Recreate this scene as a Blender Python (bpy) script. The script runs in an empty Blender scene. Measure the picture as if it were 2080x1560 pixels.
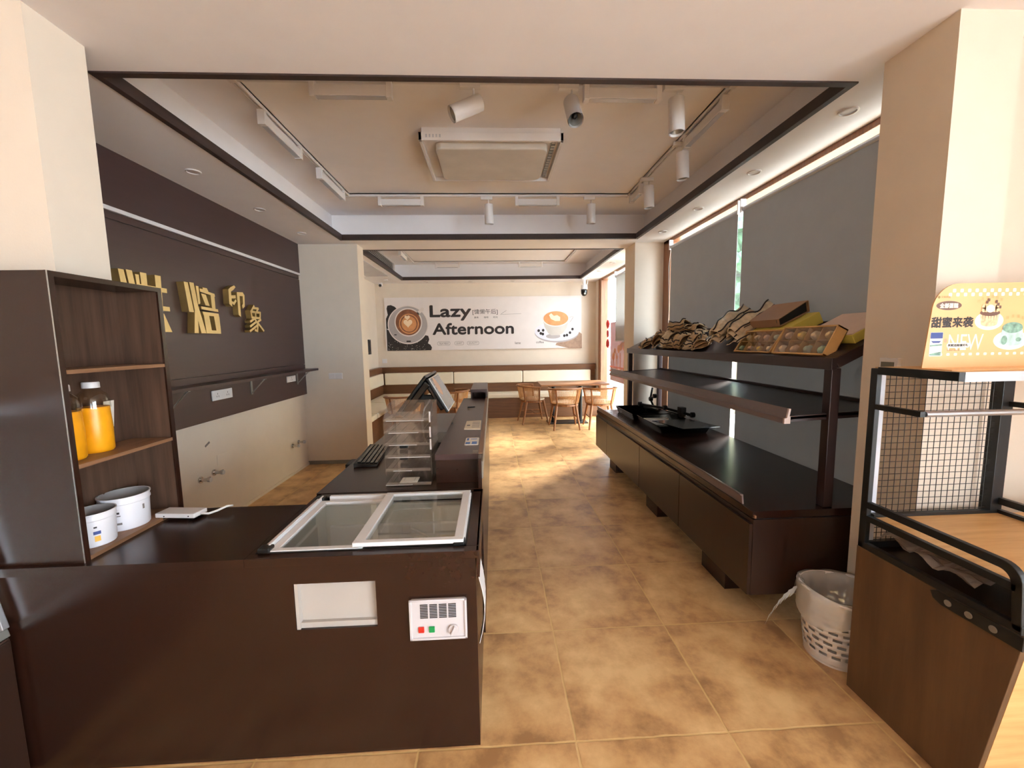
import bpy, bmesh, math, random
from mathutils import Vector, Matrix, Euler
from math import pi, sin, cos, radians
random.seed(7)
SC = bpy.context.scene
COL = SC.collection

# ---------------------------------------------------------------- camera
cam_data = bpy.data.cameras.new('camera')
cam = bpy.data.objects.new('camera', cam_data)
COL.objects.link(cam)
cam_data.sensor_fit = 'HORIZONTAL'
cam_data.sensor_width = 36.0
cam_data.lens = 822.58 / 2080 * 36.0
cam_data.clip_start = 0.05
_r = Vector((0.99871322, -0.04802933, -0.01628164))
_u = Vector((0.02119775, 0.10369246, 0.99438349))
_f = Vector((0.04607129, 0.99344907, -0.10457714))
_m = Matrix((_r, _u, -_f)).transposed().to_4x4()
_m.translation = Vector((0, 0, 1.531))
cam.matrix_world = _m
SC.camera = cam

# ---------------------------------------------------------------- world, sun, daylight, exposure
world = bpy.data.worlds.new('world')
SC.world = world
world.use_nodes = True
_nt = world.node_tree
_bg = _nt.nodes['Background']
_bg.inputs['Color'].default_value = (0.77, 0.895, 1.0, 1)
_bg.inputs['Strength'].default_value = 14.5

def light(name, kind, loc, energy, color, rot=(0, 0, 0), size=1, size_y=None, angle=None):
    d = bpy.data.lights.new(name, kind)
    d.energy = energy
    d.color = color
    if kind == 'AREA':
        d.shape = 'RECTANGLE'
        d.size = size
        d.size_y = size_y or size
    if angle is not None:
        d.angle = angle
    o = bpy.data.objects.new(name, d)
    o.location = loc
    o.rotation_euler = rot
    COL.objects.link(o)
    return o

SUN = light('sun', 'SUN', (9, 9, 9), 14.0, (1.0, 0.955, 0.90), Vector((-.60, -.50, -.62)).to_track_quat('-Z', 'Y').to_euler(), angle=radians(16))
# daylight through the tall shop window on the right of the entrance zone, beside the camera
DAY = light('shop_window_daylight', 'AREA', (3.14, -2.0, 1.45), 34, (0.94, 0.975, 1.0), (radians(90), 0, radians(90)), 3.0, 2.4)

SC.view_settings.view_transform = 'Standard'
SC.view_settings.look = 'None'
SC.view_settings.gamma = 1
SC.view_settings.exposure = 0.58
SC.view_settings.use_curve_mapping = False
SC.cycles.use_denoising = True
SC.cycles.max_bounces = 12
SC.cycles.diffuse_bounces = 6
SC.cycles.glossy_bounces = 5
SC.cycles.transmission_bounces = 10
SC.cycles.transparent_max_bounces = 24
SC.cycles.caustics_reflective = False
SC.cycles.caustics_refractive = False
SC.cycles.sample_clamp_indirect = 5
SC.cycles.sample_clamp_direct = 12

# ---------------------------------------------------------------- materials
def lin(r, g, b):
    f = lambda c: (c / 255 / 12.92) if c / 255 <= 0.04045 else ((c / 255 + 0.055) / 1.055) ** 2.4
    return (f(r), f(g), f(b), 1)

def nmat(name):
    m = bpy.data.materials.new(name)
    m.use_nodes = True
    return m, m.node_tree, m.node_tree.nodes['Principled BSDF']

def mat(name, col, rough=0.5, metal=0.0, var=0.06, scale=6.0, bump=0.0, bscale=60.0, spec=0.5, coat=0.0, stretch=None):
    """plain surface: base colour with a faint procedural variation and optional bump"""
    m, nt, p = nmat(name)
    N, L = nt.nodes.new, nt.links.new
    p.inputs['Roughness'].default_value = rough
    p.inputs['Metallic'].default_value = metal
    p.inputs['Specular IOR Level'].default_value = spec
    p.inputs['Coat Weight'].default_value = coat
    p.inputs['Coat Roughness'].default_value = 0.12
    tc = N('ShaderNodeTexCoord')
    no = N('ShaderNodeTexNoise')
    no.inputs['Scale'].default_value = scale
    no.inputs['Detail'].default_value = 3
    mp = N('ShaderNodeMapping')
    if stretch:
        mp.inputs['Scale'].default_value = stretch
    L(tc.outputs['Object'], mp.inputs['Vector'])
    L(mp.outputs['Vector'], no.inputs['Vector'])
    rp = N('ShaderNodeValToRGB')
    rp.color_ramp.elements[0].position = 0.3
    rp.color_ramp.elements[1].position = 0.7
    rp.color_ramp.elements[0].color = tuple(c * (1 - var) for c in col[:3]) + (1,)
    rp.color_ramp.elements[1].color = tuple(min(1, c * (1 + var)) for c in col[:3]) + (1,)
    L(no.outputs['Fac'], rp.inputs['Fac'])
    L(rp.outputs['Color'], p.inputs['Base Color'])
    if bump:
        nb = N('ShaderNodeTexNoise')
        nb.inputs['Scale'].default_value = bscale
        L(mp.outputs['Vector'], nb.inputs['Vector'])
        b = N('ShaderNodeBump')
        b.inputs['Strength'].default_value = bump
        b.inputs['Distance'].default_value = 0.01
        L(nb.outputs['Fac'], b.inputs['Height'])
        L(b.outputs['Normal'], p.inputs['Normal'])
    return m

def wood(name, c1, c2, axis='Z', scale=3.0, rough=0.4, spec=0.5, ratio=14.0, coat=0.0):
    """wood grain running along one axis"""
    m, nt, p = nmat(name)
    N, L = nt.nodes.new, nt.links.new
    p.inputs['Roughness'].default_value = rough
    p.inputs['Specular IOR Level'].default_value = spec
    p.inputs['Coat Weight'].default_value = coat
    p.inputs['Coat Roughness'].default_value = 0.15
    tc = N('ShaderNodeTexCoord')
    mp = N('ShaderNodeMapping')
    s = [ratio, ratio, ratio]
    s['XYZ'.index(axis)] = 1.0
    mp.inputs['Scale'].default_value = s
    no = N('ShaderNodeTexNoise')
    no.inputs['Scale'].default_value = scale
    no.inputs['Detail'].default_value = 5
    no.inputs['Roughness'].default_value = 0.6
    L(tc.outputs['Object'], mp.inputs['Vector'])
    L(mp.outputs['Vector'], no.inputs['Vector'])
    rp = N('ShaderNodeValToRGB')
    rp.color_ramp.elements[0].position = 0.32
    rp.color_ramp.elements[1].position = 0.68
    rp.color_ramp.elements[0].color = c1
    rp.color_ramp.elements[1].color = c2
    L(no.outputs['Fac'], rp.inputs['Fac'])
    L(rp.outputs['Color'], p.inputs['Base Color'])
    return m

def glass(name, col=(1, 1, 1, 1), alpha=0.12, rough=0.02):
    """thin clear sheet: mostly transparent with a glossy reflection"""
    m, nt, p = nmat(name)
    N, L = nt.nodes.new, nt.links.new
    nt.nodes.remove(p)
    out = nt.nodes['Material Output']
    tr = N('ShaderNodeBsdfTransparent')
    tr.inputs['Color'].default_value = col
    gl = N('ShaderNodeBsdfGlossy')
    gl.inputs['Roughness'].default_value = rough
    fr = N('ShaderNodeFresnel')
    fr.inputs['IOR'].default_value = 1.45
    ad = N('ShaderNodeMath'); ad.operation = 'ADD'; ad.use_clamp = True
    ad.inputs[1].default_value = alpha
    mx = N('ShaderNodeMixShader')
    ge = N('ShaderNodeNewGeometry')
    iv = N('ShaderNodeMath'); iv.operation = 'SUBTRACT'; iv.inputs[0].default_value = 1.0
    L(ge.outputs['Backfacing'], iv.inputs[1])
    ml = N('ShaderNodeMath'); ml.operation = 'MULTIPLY'
    L(fr.outputs['Fac'], ml.inputs[0]); L(iv.outputs[0], ml.inputs[1])
    L(ml.outputs[0], ad.inputs[0])
    L(ad.outputs['Value'], mx.inputs['Fac'])
    L(tr.outputs['BSDF'], mx.inputs[1])
    L(gl.outputs['BSDF'], mx.inputs[2])
    L(mx.outputs['Shader'], out.inputs['Surface'])
    return m

def film(name, col, alpha, rough=0.3):
    """translucent plastic film or tinted plastic"""
    m, nt, p = nmat(name)
    p.inputs['Base Color'].default_value = col
    p.inputs['Roughness'].default_value = rough
    p.inputs['Alpha'].default_value = alpha
    return m

def floor_tiles(name, ox, oy, T=0.6):
    m, nt, p = nmat(name)
    N, L = nt.nodes.new, nt.links.new
    tc = N('ShaderNodeTexCoord')
    sp = N('ShaderNodeSeparateXYZ')
    L(tc.outputs['Object'], sp.inputs['Vector'])
    def M(op, a, b=None, clamp=False):
        n = N('ShaderNodeMath'); n.operation = op; n.use_clamp = clamp
        for i, v in enumerate((a, b)):
            if v is None: continue
            if isinstance(v, (int, float)): n.inputs[i].default_value = v
            else: L(v, n.inputs[i])
        return n.outputs[0]
    wob = N('ShaderNodeTexNoise'); wob.inputs['Scale'].default_value = 9
    L(tc.outputs['Object'], wob.inputs['Vector'])
    wv = M('MULTIPLY', M('SUBTRACT', wob.outputs['Fac'], 0.5), 0.010)
    dist, cell = [], []
    for k, o in ((0, ox), (1, oy)):
        v = M('DIVIDE', M('SUBTRACT', M('ADD', sp.outputs[k], wv), o), T)
        fl = M('FLOOR', v); cell.append(fl)
        fr = M('SUBTRACT', v, fl)
        dist.append(M('MULTIPLY', M('SUBTRACT', 0.5, M('ABSOLUTE', M('SUBTRACT', fr, 0.5))), T))
    d = M('MINIMUM', dist[0], dist[1])
    grout = M('SUBTRACT', 1.0, M('DIVIDE', M('SUBTRACT', d, 0.0025), 0.003, True), True)
    edge = M('SUBTRACT', 1.0, M('DIVIDE', d, 0.11, True), True)
    cmb = N('ShaderNodeCombineXYZ'); L(cell[0], cmb.inputs[0]); L(cell[1], cmb.inputs[1])
    wn = N('ShaderNodeTexWhiteNoise'); wn.noise_dimensions = '3D'; L(cmb.outputs[0], wn.inputs['Vector'])
    off = N('ShaderNodeVectorMath'); off.operation = 'MULTIPLY_ADD'
    L(wn.outputs['Color'], off.inputs[0]); off.inputs[1].default_value = (20, 20, 20)
    L(tc.outputs['Object'], off.inputs[2])
    n1 = N('ShaderNodeTexNoise'); n1.inputs['Scale'].default_value = 5.0; n1.inputs['Detail'].default_value = 6
    n1.inputs['Roughness'].default_value = 0.62
    L(off.outputs[0], n1.inputs['Vector'])
    v = M('ADD', M('SUBTRACT', n1.outputs['Fac'], M('MULTIPLY', edge, 0.07)), M('MULTIPLY', M('SUBTRACT', wn.outputs['Value'], 0.5), 0.05))
    rp = N('ShaderNodeValToRGB')
    e = rp.color_ramp.elements
    e[0].position = 0.30; e[0].color = lin(156, 114, 74)
    e[1].position = 0.66; e[1].color = lin(224, 184, 130)
    x = e.new(0.46); x.color = lin(200, 155, 104)
    L(v, rp.inputs['Fac'])
    mx = N('ShaderNodeMix'); mx.data_type = 'RGBA'
    L(M('MULTIPLY', grout, 0.75), mx.inputs['Factor']); L(rp.outputs['Color'], mx.inputs['A'])
    mx.inputs['B'].default_value = lin(214, 178, 120)
    L(mx.outputs['Result'], p.inputs['Base Color'])
    rr = M('ADD', 0.30, M('MULTIPLY', n1.outputs['Fac'], 0.24))
    L(M('ADD', rr, M('MULTIPLY', grout, 0.2)), p.inputs['Roughness'])
    b = N('ShaderNodeBump'); b.inputs['Strength'].default_value = 0.25; b.inputs['Distance'].default_value = 0.004
    L(M('ADD', M('MULTIPLY', n1.outputs['Fac'], 0.5), M('MULTIPLY', grout, -1.0)), b.inputs['Height'])
    L(b.outputs['Normal'], p.inputs['Normal'])
    return m

M = {}
M['wall'] = mat('cream_wall_paint', lin(224, 211, 197), 0.75, var=0.02, bump=0.03, bscale=120)
M['wall_warm'] = mat('warm_wall_paint', lin(220, 206, 190), 0.75, var=0.02, bump=0.03, bscale=120)
M['ceil'] = mat('ceiling_paint', lin(240, 238, 242), 0.85, var=0.015, bump=0.02, bscale=120)
M['trimdark'] = wood('dark_ceiling_trim', lin(44, 30, 28), lin(56, 39, 35), 'Y', 4, 0.5)
M['dark'] = wood('dark_brown_laminate', lin(41, 22, 15), lin(43, 23, 16), 'Y', 2.0, 0.27, 0.42, 10)
M['darkv'] = wood('dark_brown_laminate_upright', lin(44, 27, 20), lin(50, 31, 23), 'Z', 2.0, 0.32, 0.5, 10)
M['panel'] = wood('brown_wall_panel', lin(62, 42, 42), lin(67, 46, 45), 'Y', 2.0, 0.33, 0.5, 10)
M['metalbrown'] = mat('brown_coated_metal', lin(52, 36, 36), 0.33, 0.3, 0.03)
M['lipmetal'] = mat('lit_lip_metal', lin(112, 98, 98), 0.35, 0.3, 0.03)  # brown metal lightened, the light caught by the shelf lip is in the colour
M['panelwhite'] = mat('off_white_panel', lin(200, 195, 199), 0.4, var=0.02)
M['black'] = mat('black_plastic', lin(15, 15, 16), 0.4, var=0.05)
M['blackgloss'] = mat('black_gloss', lin(14, 14, 15), 0.15, var=0.03)
M['blackmetal'] = mat('black_powder_coat', lin(26, 26, 28), 0.42, 0.2, 0.04)
M['white'] = mat('white_plastic', lin(222, 219, 221), 0.4, var=0.02)
M['whitemetal'] = mat('white_enamel', lin(226, 226, 230), 0.35, var=0.02)
M['alu'] = mat('brushed_aluminium', lin(190, 192, 198), 0.32, 0.85, 0.04, 8, stretch=(1, 20, 20))
M['chrome'] = mat('chrome', lin(205, 205, 205), 0.15, 1.0, 0.02)
M['greymetal'] = mat('grey_metal', lin(140, 138, 134), 0.4, 0.6, 0.04)
M['walnut'] = wood('walnut_veneer', lin(66, 47, 37), lin(94, 70, 56), 'Z', 2.2, 0.5, 0.4, 16)
M['walnutedge'] = wood('walnut_edge', lin(120, 86, 62), lin(142, 104, 76), 'Y', 4, 0.5, 0.4)
M['benchwood'] = wood('bench_walnut', lin(92, 58, 34), lin(116, 76, 46), 'X', 3, 0.45, 0.4, 16)
M['windowwood'] = wood('brown_window_frame', lin(120, 78, 52), lin(150, 100, 66), 'Z', 4, 0.4)
M['cartwood'] = wood('oak_panel', lin(82, 58, 39), lin(103, 75, 50), 'Z', 1.6, 0.42, 0.4, 9)
M['carttop'] = wood('light_oak_top', lin(192, 144, 90), lin(214, 168, 112), 'X', 3, 0.42, 0.4, 12)
M['chairwood'] = wood('chair_ash', lin(122, 76, 42), lin(150, 98, 56), 'Z', 6, 0.42, 0.4)
M['cream'] = mat('cream_leatherette', lin(232, 220, 198), 0.5, var=0.02, bump=0.05, bscale=200)
M['gold'] = mat('gold_lettering', lin(222, 192, 130), 0.35, 0.3, 0.08, 12)
M['goldside'] = mat('shaded_gold_side', lin(150, 120, 70), 0.4, 0.4, 0.08, 12)  # darker copy of the gold, shade on the letter sides put into colour
M['blind'] = mat('grey_blind_fabric', lin(160, 158, 157), 0.85, var=0.03, bump=0.05, bscale=400)
M['blindlit'] = mat('backlit_blind_fabric', lin(196, 194, 192), 0.85, var=0.03, bump=0.05, bscale=400)  # lighter, more translucent copy of the grey fabric, backlight put into the colour
def translucent(m, fac):
    nt = m.node_tree
    p = nt.nodes['Principled BSDF']; out = nt.nodes['Material Output']
    t = nt.nodes.new('ShaderNodeBsdfTranslucent'); mx = nt.nodes.new('ShaderNodeMixShader')
    t.inputs['Color'].default_value = (.56, .56, .56, 1)
    mx.inputs['Fac'].default_value = fac
    nt.links.new(p.outputs[0], mx.inputs[1]); nt.links.new(t.outputs[0], mx.inputs[2]); nt.links.new(mx.outputs[0], out.inputs['Surface'])
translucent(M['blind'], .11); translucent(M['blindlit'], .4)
M['glass'] = glass('window_glass', (0.97, 0.98, 0.97, 1), 0.02)
M['lidglass'] = glass('freezer_lid_glass', (0.96, 0.98, 0.97, 1), 0.14)
M['acryl'] = glass('clear_acrylic', (0.97, 0.965, 0.96, 1), 0.07, 0.12)
M['acryledge'] = mat('acrylic_highlight', lin(168, 163, 160), .25)
M['ink'] = mat('dark_ink', lin(38, 30, 30), 0.6, var=0.02)
M['greyink'] = mat('grey_ink', lin(120, 112, 110), 0.6, var=0.02)
M['paper'] = mat('white_paper', lin(232, 226, 216), 0.7, var=0.02)
M['kraft'] = mat('kraft_card', lin(186, 146, 96), 0.7, var=0.06, scale=12)
M['floor'] = floor_tiles('terracotta_tiles', 0.288, 1.390)

# ---------------------------------------------------------------- mesh helpers
class MB:
    def __init__(s):
        s.v, s.f, s.mi, s.mats, s.cur = [], [], [], [], 0
    def mat(s, m):
        if m not in s.mats: s.mats.append(m)
        s.cur = s.mats.index(m)
        return s
    def add(s, vs, fs):
        b = len(s.v)
        s.v += [Vector(v) for v in vs]
        s.f += [[b + i for i in f] for f in fs]
        s.mi += [s.cur] * len(fs)
        return s
    def box(s, x0, y0, z0, x1, y1, z1):
        x0, x1 = sorted((x0, x1)); y0, y1 = sorted((y0, y1)); z0, z1 = sorted((z0, z1))
        return s.add([(x0, y0, z0), (x1, y0, z0), (x1, y1, z0), (x0, y1, z0), (x0, y0, z1), (x1, y0, z1), (x1, y1, z1), (x0, y1, z1)],
                     [(0, 3, 2, 1), (4, 5, 6, 7), (0, 1, 5, 4), (1, 2, 6, 5), (2, 3, 7, 6), (3, 0, 4, 7)])
    def obox(s, c, size, mtx):
        h = [d / 2 for d in size]; c = Vector(c)
        vs = [c + mtx @ Vector((sx * h[0], sy * h[1], sz * h[2])) for sz in (-1, 1) for sx, sy in ((-1, -1), (1, -1), (1, 1), (-1, 1))]
        return s.add(vs, [(0, 3, 2, 1), (4, 5, 6, 7), (0, 1, 5, 4), (1, 2, 6, 5), (2, 3, 7, 6), (3, 0, 4, 7)])
    def bar(s, p0, p1, w, h, up=(0, 0, 1)):
        p0, p1 = Vector(p0), Vector(p1)
        d = (p1 - p0); l = d.length; d.normalize()
        u = Vector(up)
        if abs(d.dot(u)) > 0.98: u = Vector((0, 1, 0))
        x = d.cross(u).normalized(); z = x.cross(d)
        return s.obox((p0 + p1) / 2, (w, l, h), Matrix((x, d, z)).transposed())
    def cyl(s, p0, p1, r0, r1=None, n=20, caps=True):
        r1 = r0 if r1 is None else r1
        p0, p1 = Vector(p0), Vector(p1)
        d = (p1 - p0).normalized()
        u = Vector((0, 0, 1)) if abs(d.z) < 0.9 else Vector((1, 0, 0))
        a = d.cross(u).normalized(); b = d.cross(a)
        vs = []
        for p, r in ((p0, r0), (p1, r1)):
            vs += [p + (a * cos(2 * pi * k / n) + b * sin(2 * pi * k / n)) * r for k in range(n)]
        fs = [(k, k + n, (k + 1) % n + n, (k + 1) % n) for k in range(n)]
        if caps: fs += [tuple(range(n)), tuple(range(2 * n - 1, n - 1, -1))]
        return s.add(vs, fs)
    def tube(s, pts, r, n=8, rs=None, flat=1.0, closed=False):
        pts = [Vector(p) for p in pts]
        m = len(pts); vs = []; pa = None
        for i, p in enumerate(pts):
            if closed: d = pts[(i + 1) % m] - pts[i - 1]
            else: d = pts[min(i + 1, m - 1)] - pts[max(i - 1, 0)]
            d.normalize()
            if pa is None:
                u = Vector((0, 0, 1)) if abs(d.z) < 0.9 else Vector((1, 0, 0))
                a = d.cross(u).normalized()
            else:
                a = (pa - d * pa.dot(d)).normalized()
            pa = a; b = d.cross(a)
            rr = rs[i] if rs else r
            vs += [p + (a * cos(2 * pi * k / n) + b * flat * sin(2 * pi * k / n)) * rr for k in range(n)]
        fs = []
        for i in range(m if closed else m - 1):
            j = (i + 1) % m
            fs += [(i * n + k, i * n + (k + 1) % n, j * n + (k + 1) % n, j * n + k) for k in range(n)]
        if not closed: fs += [tuple(range(n - 1, -1, -1)), tuple(range((m - 1) * n, m * n))]
        return s.add(vs, fs)
    def lathe(s, prof, c=(0, 0, 0), n=28, sx=1.0, sy=1.0, caps=True):
        c = Vector(c); vs = []; fs = []
        for r, z in prof:
            vs += [c + Vector((r * sx * cos(2 * pi * k / n), r * sy * sin(2 * pi * k / n), z)) for k in range(n)]
        for i in range(len(prof) - 1):
            fs += [(i * n + k, i * n + (k + 1) % n, (i + 1) * n + (k + 1) % n, (i + 1) * n + k) for k in range(n)]
        if caps and prof[0][0] > 1e-6: fs.append(tuple(range(n - 1, -1, -1)))
        if caps and prof[-1][0] > 1e-6: fs.append(tuple(range((len(prof) - 1) * n, len(prof) * n)))
        return s.add(vs, fs)
    def prism(s, poly, O, U, V, depth):
        """2-D outline swept along U x V by depth, from O"""
        O, U, V = Vector(O), Vector(U), Vector(V)
        W = U.cross(V).normalized() * depth
        n = len(poly)
        vs = [O + U * a + V * b for a, b in poly]
        vs += [v + W for v in vs]
        ar = sum(poly[i][0] * poly[(i + 1) % n][1] - poly[(i + 1) % n][0] * poly[i][1] for i in range(n))
        if ar * depth > 0:
            fs = [tuple(range(n - 1, -1, -1)), tuple(range(n, 2 * n))] + [(i, (i + 1) % n, (i + 1) % n + n, i + n) for i in range(n)]
        else:
            fs = [tuple(range(n)), tuple(range(2 * n - 1, n - 1, -1))] + [((i + 1) % n, i, i + n, (i + 1) % n + n) for i in range(n)]
        return s.add(vs, fs)
    def blob(s, c, r, sub=2, sq=(1, 1, 1), seed=0, amp=0.0, mtx=None):
        bm = bmesh.new(); bmesh.ops.create_icosphere(bm, subdivisions=sub, radius=1)
        rnd = random.Random(seed); ph = [rnd.uniform(0, 6) for _ in range(6)]
        c = Vector(c); vs = []
        for v in bm.verts:
            p = v.co
            k = 1 + amp * (sin(5 * p.x + ph[0]) * sin(4 * p.y + ph[1]) + 0.6 * sin(9 * p.z + ph[2]) * sin(8 * p.x + ph[3]))
            q = Vector((p.x * sq[0], p.y * sq[1], p.z * sq[2])) * r * k
            if mtx: q = mtx @ q
            vs.append(c + q)
        fs = [[v.index for v in f.verts] for f in bm.faces]
        bm.free()
        return s.add(vs, fs)
    def build(s, name, m=None, parent=None, bevel=0.0, smooth=False, world=True, seg=2):
        me = bpy.data.meshes.new(name)
        off = Vector((0, 0, 0))
        if parent is not None and world:
            q = parent
            while q is not None:
                off += q.location; q = q.parent
        me.from_pydata([tuple(v - off) for v in s.v], [], s.f)
        if m is not None and not s.mats: me.materials.append(m)
        for x in s.mats: me.materials.append(x)
        if s.mats:
            for p, i in zip(me.polygons, s.mi): p.material_index = i
        if smooth:
            for p in me.polygons: p.use_smooth = True
        me.validate(); me.update()
        o = bpy.data.objects.new(name, me)
        COL.objects.link(o)
        if parent is not None: o.parent = parent
        if bevel:
            b = o.modifiers.new('bevel', 'BEVEL'); b.width = bevel; b.segments = seg; b.limit_method = 'ANGLE'; b.angle_limit = radians(40)
        if smooth == 'auto':
            me.set_sharp_from_angle(angle=radians(42))
        return o

def B(*a):
    return MB().box(*a)

def thing(name, label, cat, loc=(0, 0, 0), group=None, rotz=0.0):
    o = bpy.data.objects.new(name, None)
    o.empty_display_size = 0.1
    COL.objects.link(o)
    o.location = loc; o.rotation_euler = (0, 0, rotz)
    return tag(o, label, cat, group)

def tag(o, label, cat, group=None, kind=None):
    o['label'] = label; o['category'] = cat
    if group: o['group'] = group
    if kind: o['kind'] = kind
    return o

def struct(o):
    o['kind'] = 'structure'
    return o

def dup(root, loc, rotz=None, label=None, group=None):
    r = root.copy(); COL.objects.link(r); r.location = loc
    if rotz is not None: r.rotation_euler = (0, 0, rotz)
    if label: r['label'] = label
    if group: r['group'] = group
    for ch in list(root.children):
        c = ch.copy(); COL.objects.link(c); c.parent = r
        for g in list(ch.children):
            d = g.copy(); COL.objects.link(d); d.parent = c
    return r

_tcache = {}
def text_geo(s):
    """glyph outlines of the built-in font as flat 2-D polygons"""
    if s in _tcache: return _tcache[s]
    cu = bpy.data.curves.new('lettering', 'FONT'); cu.body = s; cu.size = 1
    o = bpy.data.objects.new('lettering', cu); COL.objects.link(o)
    dg = bpy.context.evaluated_depsgraph_get(); dg.update()
    me = bpy.data.meshes.new_from_object(o.evaluated_get(dg))
    r = ([(v.co.x, v.co.y) for v in me.vertices], [list(p.vertices) for p in me.polygons])
    bpy.data.objects.remove(o); bpy.data.curves.remove(cu); bpy.data.meshes.remove(me)
    _tcache[s] = r
    return r

def put_text(mb, s, O, U, V, h=None, w=None, bold=0.0, depth=0.0):
    """lay text with its lower left corner at O, along U, up V, fitted to w x h"""
    vs, fs = text_geo(s)
    if not vs: return mb
    x0 = min(v[0] for v in vs); x1 = max(v[0] for v in vs); y0 = min(v[1] for v in vs); y1 = max(v[1] for v in vs)
    ky = h / (y1 - y0) if h else w / (x1 - x0)
    kx = w / (x1 - x0) if w else ky
    O, U, V = Vector(O), Vector(U).normalized(), Vector(V).normalized()
    W = U.cross(V)
    offs = [(0, 0)] if not bold else [(-bold, 0), (bold, 0), (0, bold), (0, -bold), (bold * .7, bold * .7), (-bold * .7, -bold * .7)]
    for i, (a, b) in enumerate(offs):
        mb.add([O + U * ((v[0] - x0) * kx + a) + V * ((v[1] - y0) * ky + b) + W * (depth + i * 0.00004) for v in vs], fs)
    return mb

def disc2(c, rx, ry, n=32, a0=0, a1=2 * pi):
    return [(c[0] + rx * cos(a0 + (a1 - a0) * k / n), c[1] + ry * sin(a0 + (a1 - a0) * k / n)) for k in range(n if a1 - a0 >= 2 * pi - 1e-6 else n + 1)]

def flat(mb, poly, O, U, V, lift=0.0):
    O, U, V = Vector(O), Vector(U), Vector(V)
    W = U.cross(V).normalized() * lift
    return mb.add([O + U * a + V * b + W for a, b in poly], [tuple(range(len(poly)))])

def rrect(w, h, r, n=6, x0=0, y0=0, corners=(1, 1, 1, 1)):
    """rounded rectangle outline; corners: bl, br, tr, tl"""
    out = []
    for (cx, cy, a), on in zip(((r, r, pi), (w - r, r, 1.5 * pi), (w - r, h - r, 0), (r, h - r, .5 * pi)), corners):
        if on: out += [(x0 + cx + r * cos(a + k * pi / 2 / n), y0 + cy + r * sin(a + k * pi / 2 / n)) for k in range(n + 1)]
        else: out.append((x0 + (0 if cx == r else w), y0 + (0 if cy == r else h)))
    return out
# ================================================================ the setting
CZ, UZ = 2.75, 3.06                       # soffit and tray ceiling heights
struct(B(-3.3, -4.7, -0.12, 3.4, 8.8, 0.0).build('floor', M['floor']))

TR1 = (-1.76, 2.01, 1.79, 5.00)           # tray lips: front room, seating room
TR2 = (-1.74, 5.52, 1.79, 8.12)
def ring(mb, o, i, z0, z1):
    mb.box(o[0], o[1], z0, o[2], i[1], z1); mb.box(o[0], i[3], z0, o[2], o[3], z1)
    mb.box(o[0], i[1], z0, i[0], i[3], z1); mb.box(i[2], i[1], z0, o[2], i[3], z1)
c = MB()
X0, X1 = -3.3, 2.42
ring(c, (X0, -4.7, X1, 5.26), TR1, CZ, 2.81)
ring(c, (X0, 5.26, X1, 8.8), TR2, CZ, 2.81)
ring(c, (X0, -4.7, X1, 5.26), (-1.88, 1.92, 1.91, 5.10), 2.81, UZ)
ring(c, (X0, 5.26, X1, 8.8), (-1.88, 5.42, 1.91, 8.24), 2.81, UZ)
c.box(X0, -4.7, UZ, X1, 8.8, UZ + .1).box(X1, -4.7, CZ, 3.4, 1.88, UZ + .1)
struct(c.build('ceiling', M['ceil']))
for n, t in (('trim_1', TR1), ('trim_2', TR2)):
    b = MB(); w = .034
    ring(b, t, (t[0] + w, t[1] + w, t[2] - w, t[3] - w), 2.742, 2.803)
    struct(b.build(n, M['trimdark']))

struct(B(-2.55, 1.86, 0, -2.39, 8.75, CZ).build('wall_left', M['wall']))
struct(B(-3.3, 1.635, 0, -1.63, 1.86, CZ).build('wall_left_nib', M['wall']))
struct(B(-3.3, -4.7, 0, -3.1, 1.635, CZ).build('wall_left_front', M['wall']))
struct(B(-2.39, 5.2, 0, -1.635, 5.43, CZ).build('wall_left_pier', M['wall']))
struct(B(1.83, 5.2, 0, 2.42, 5.58, CZ).build('wall_right_pier', M['wall']))
struct(B(1.79, 1.58, 0, 2.05, 1.88, CZ).box(2.05, 1.72, 0, 3.4, 1.88, CZ).build('wall_right_column', M['wall_warm']))
struct(B(3.2, -4.7, 0, 3.4, -3.8, CZ).box(3.2, -.6, 0, 3.4, 1.72, CZ).box(3.2, -3.8, 2.66, 3.4, -.6, CZ).build('wall_right_front', M['wall']))
struct(B(-2.55, 8.6, 0, 2.42, 8.75, CZ).build('wall_back', M['wall_warm']))
struct(B(2.2, 8.36, 0, 2.42, 8.6, CZ).box(2.2, 5.58, 0, 2.42, 5.66, CZ).build('wall_right', M['wall']))
w = B(-3.3, -4.7, 0, 1.5, -4.5, CZ).box(2.9, -4.7, 0, 3.4, -4.5, CZ).box(1.5, -4.7, 2.3, 2.9, -4.5, CZ)
struct(w.build('wall_front', M['wall']))
# glazed shopfront behind the camera
d = MB()
for x in (1.5, 2.17, 2.84): d.box(x, -4.66, 0, x + .06, -4.58, 2.3)
d.box(1.5, -4.66, 2.24, 2.9, -4.58, 2.3).box(1.5, -4.66, 0, 2.9, -4.58, .06)
dr = struct(d.build('door_1', M['greymetal']))
B(1.56, -4.63, .06, 2.84, -4.62, 2.24).build('pane', M['glass'], dr)
d = MB()
for y in (-3.8, -2.23, -.66): d.box(3.26, y, 0, 3.34, y + .06, 2.66)
d.box(3.26, -3.8, 2.60, 3.34, -.6, 2.66).box(3.26, -3.8, 0, 3.34, -.6, .06)
w3 = struct(d.build('window_3', M['greymetal']))
B(3.295, -3.76, .05, 3.301, -.64, 2.62).build('pane', M['glass'], w3)

struct(B(-2.39, 5.188, 0, -1.635, 5.2, .045).build('baseboard_pier', M['greymetal']))
struct(B(-2.39, 1.87, 0, -2.38, 5.188, .03).build('baseboard_left', M['wall']))

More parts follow.
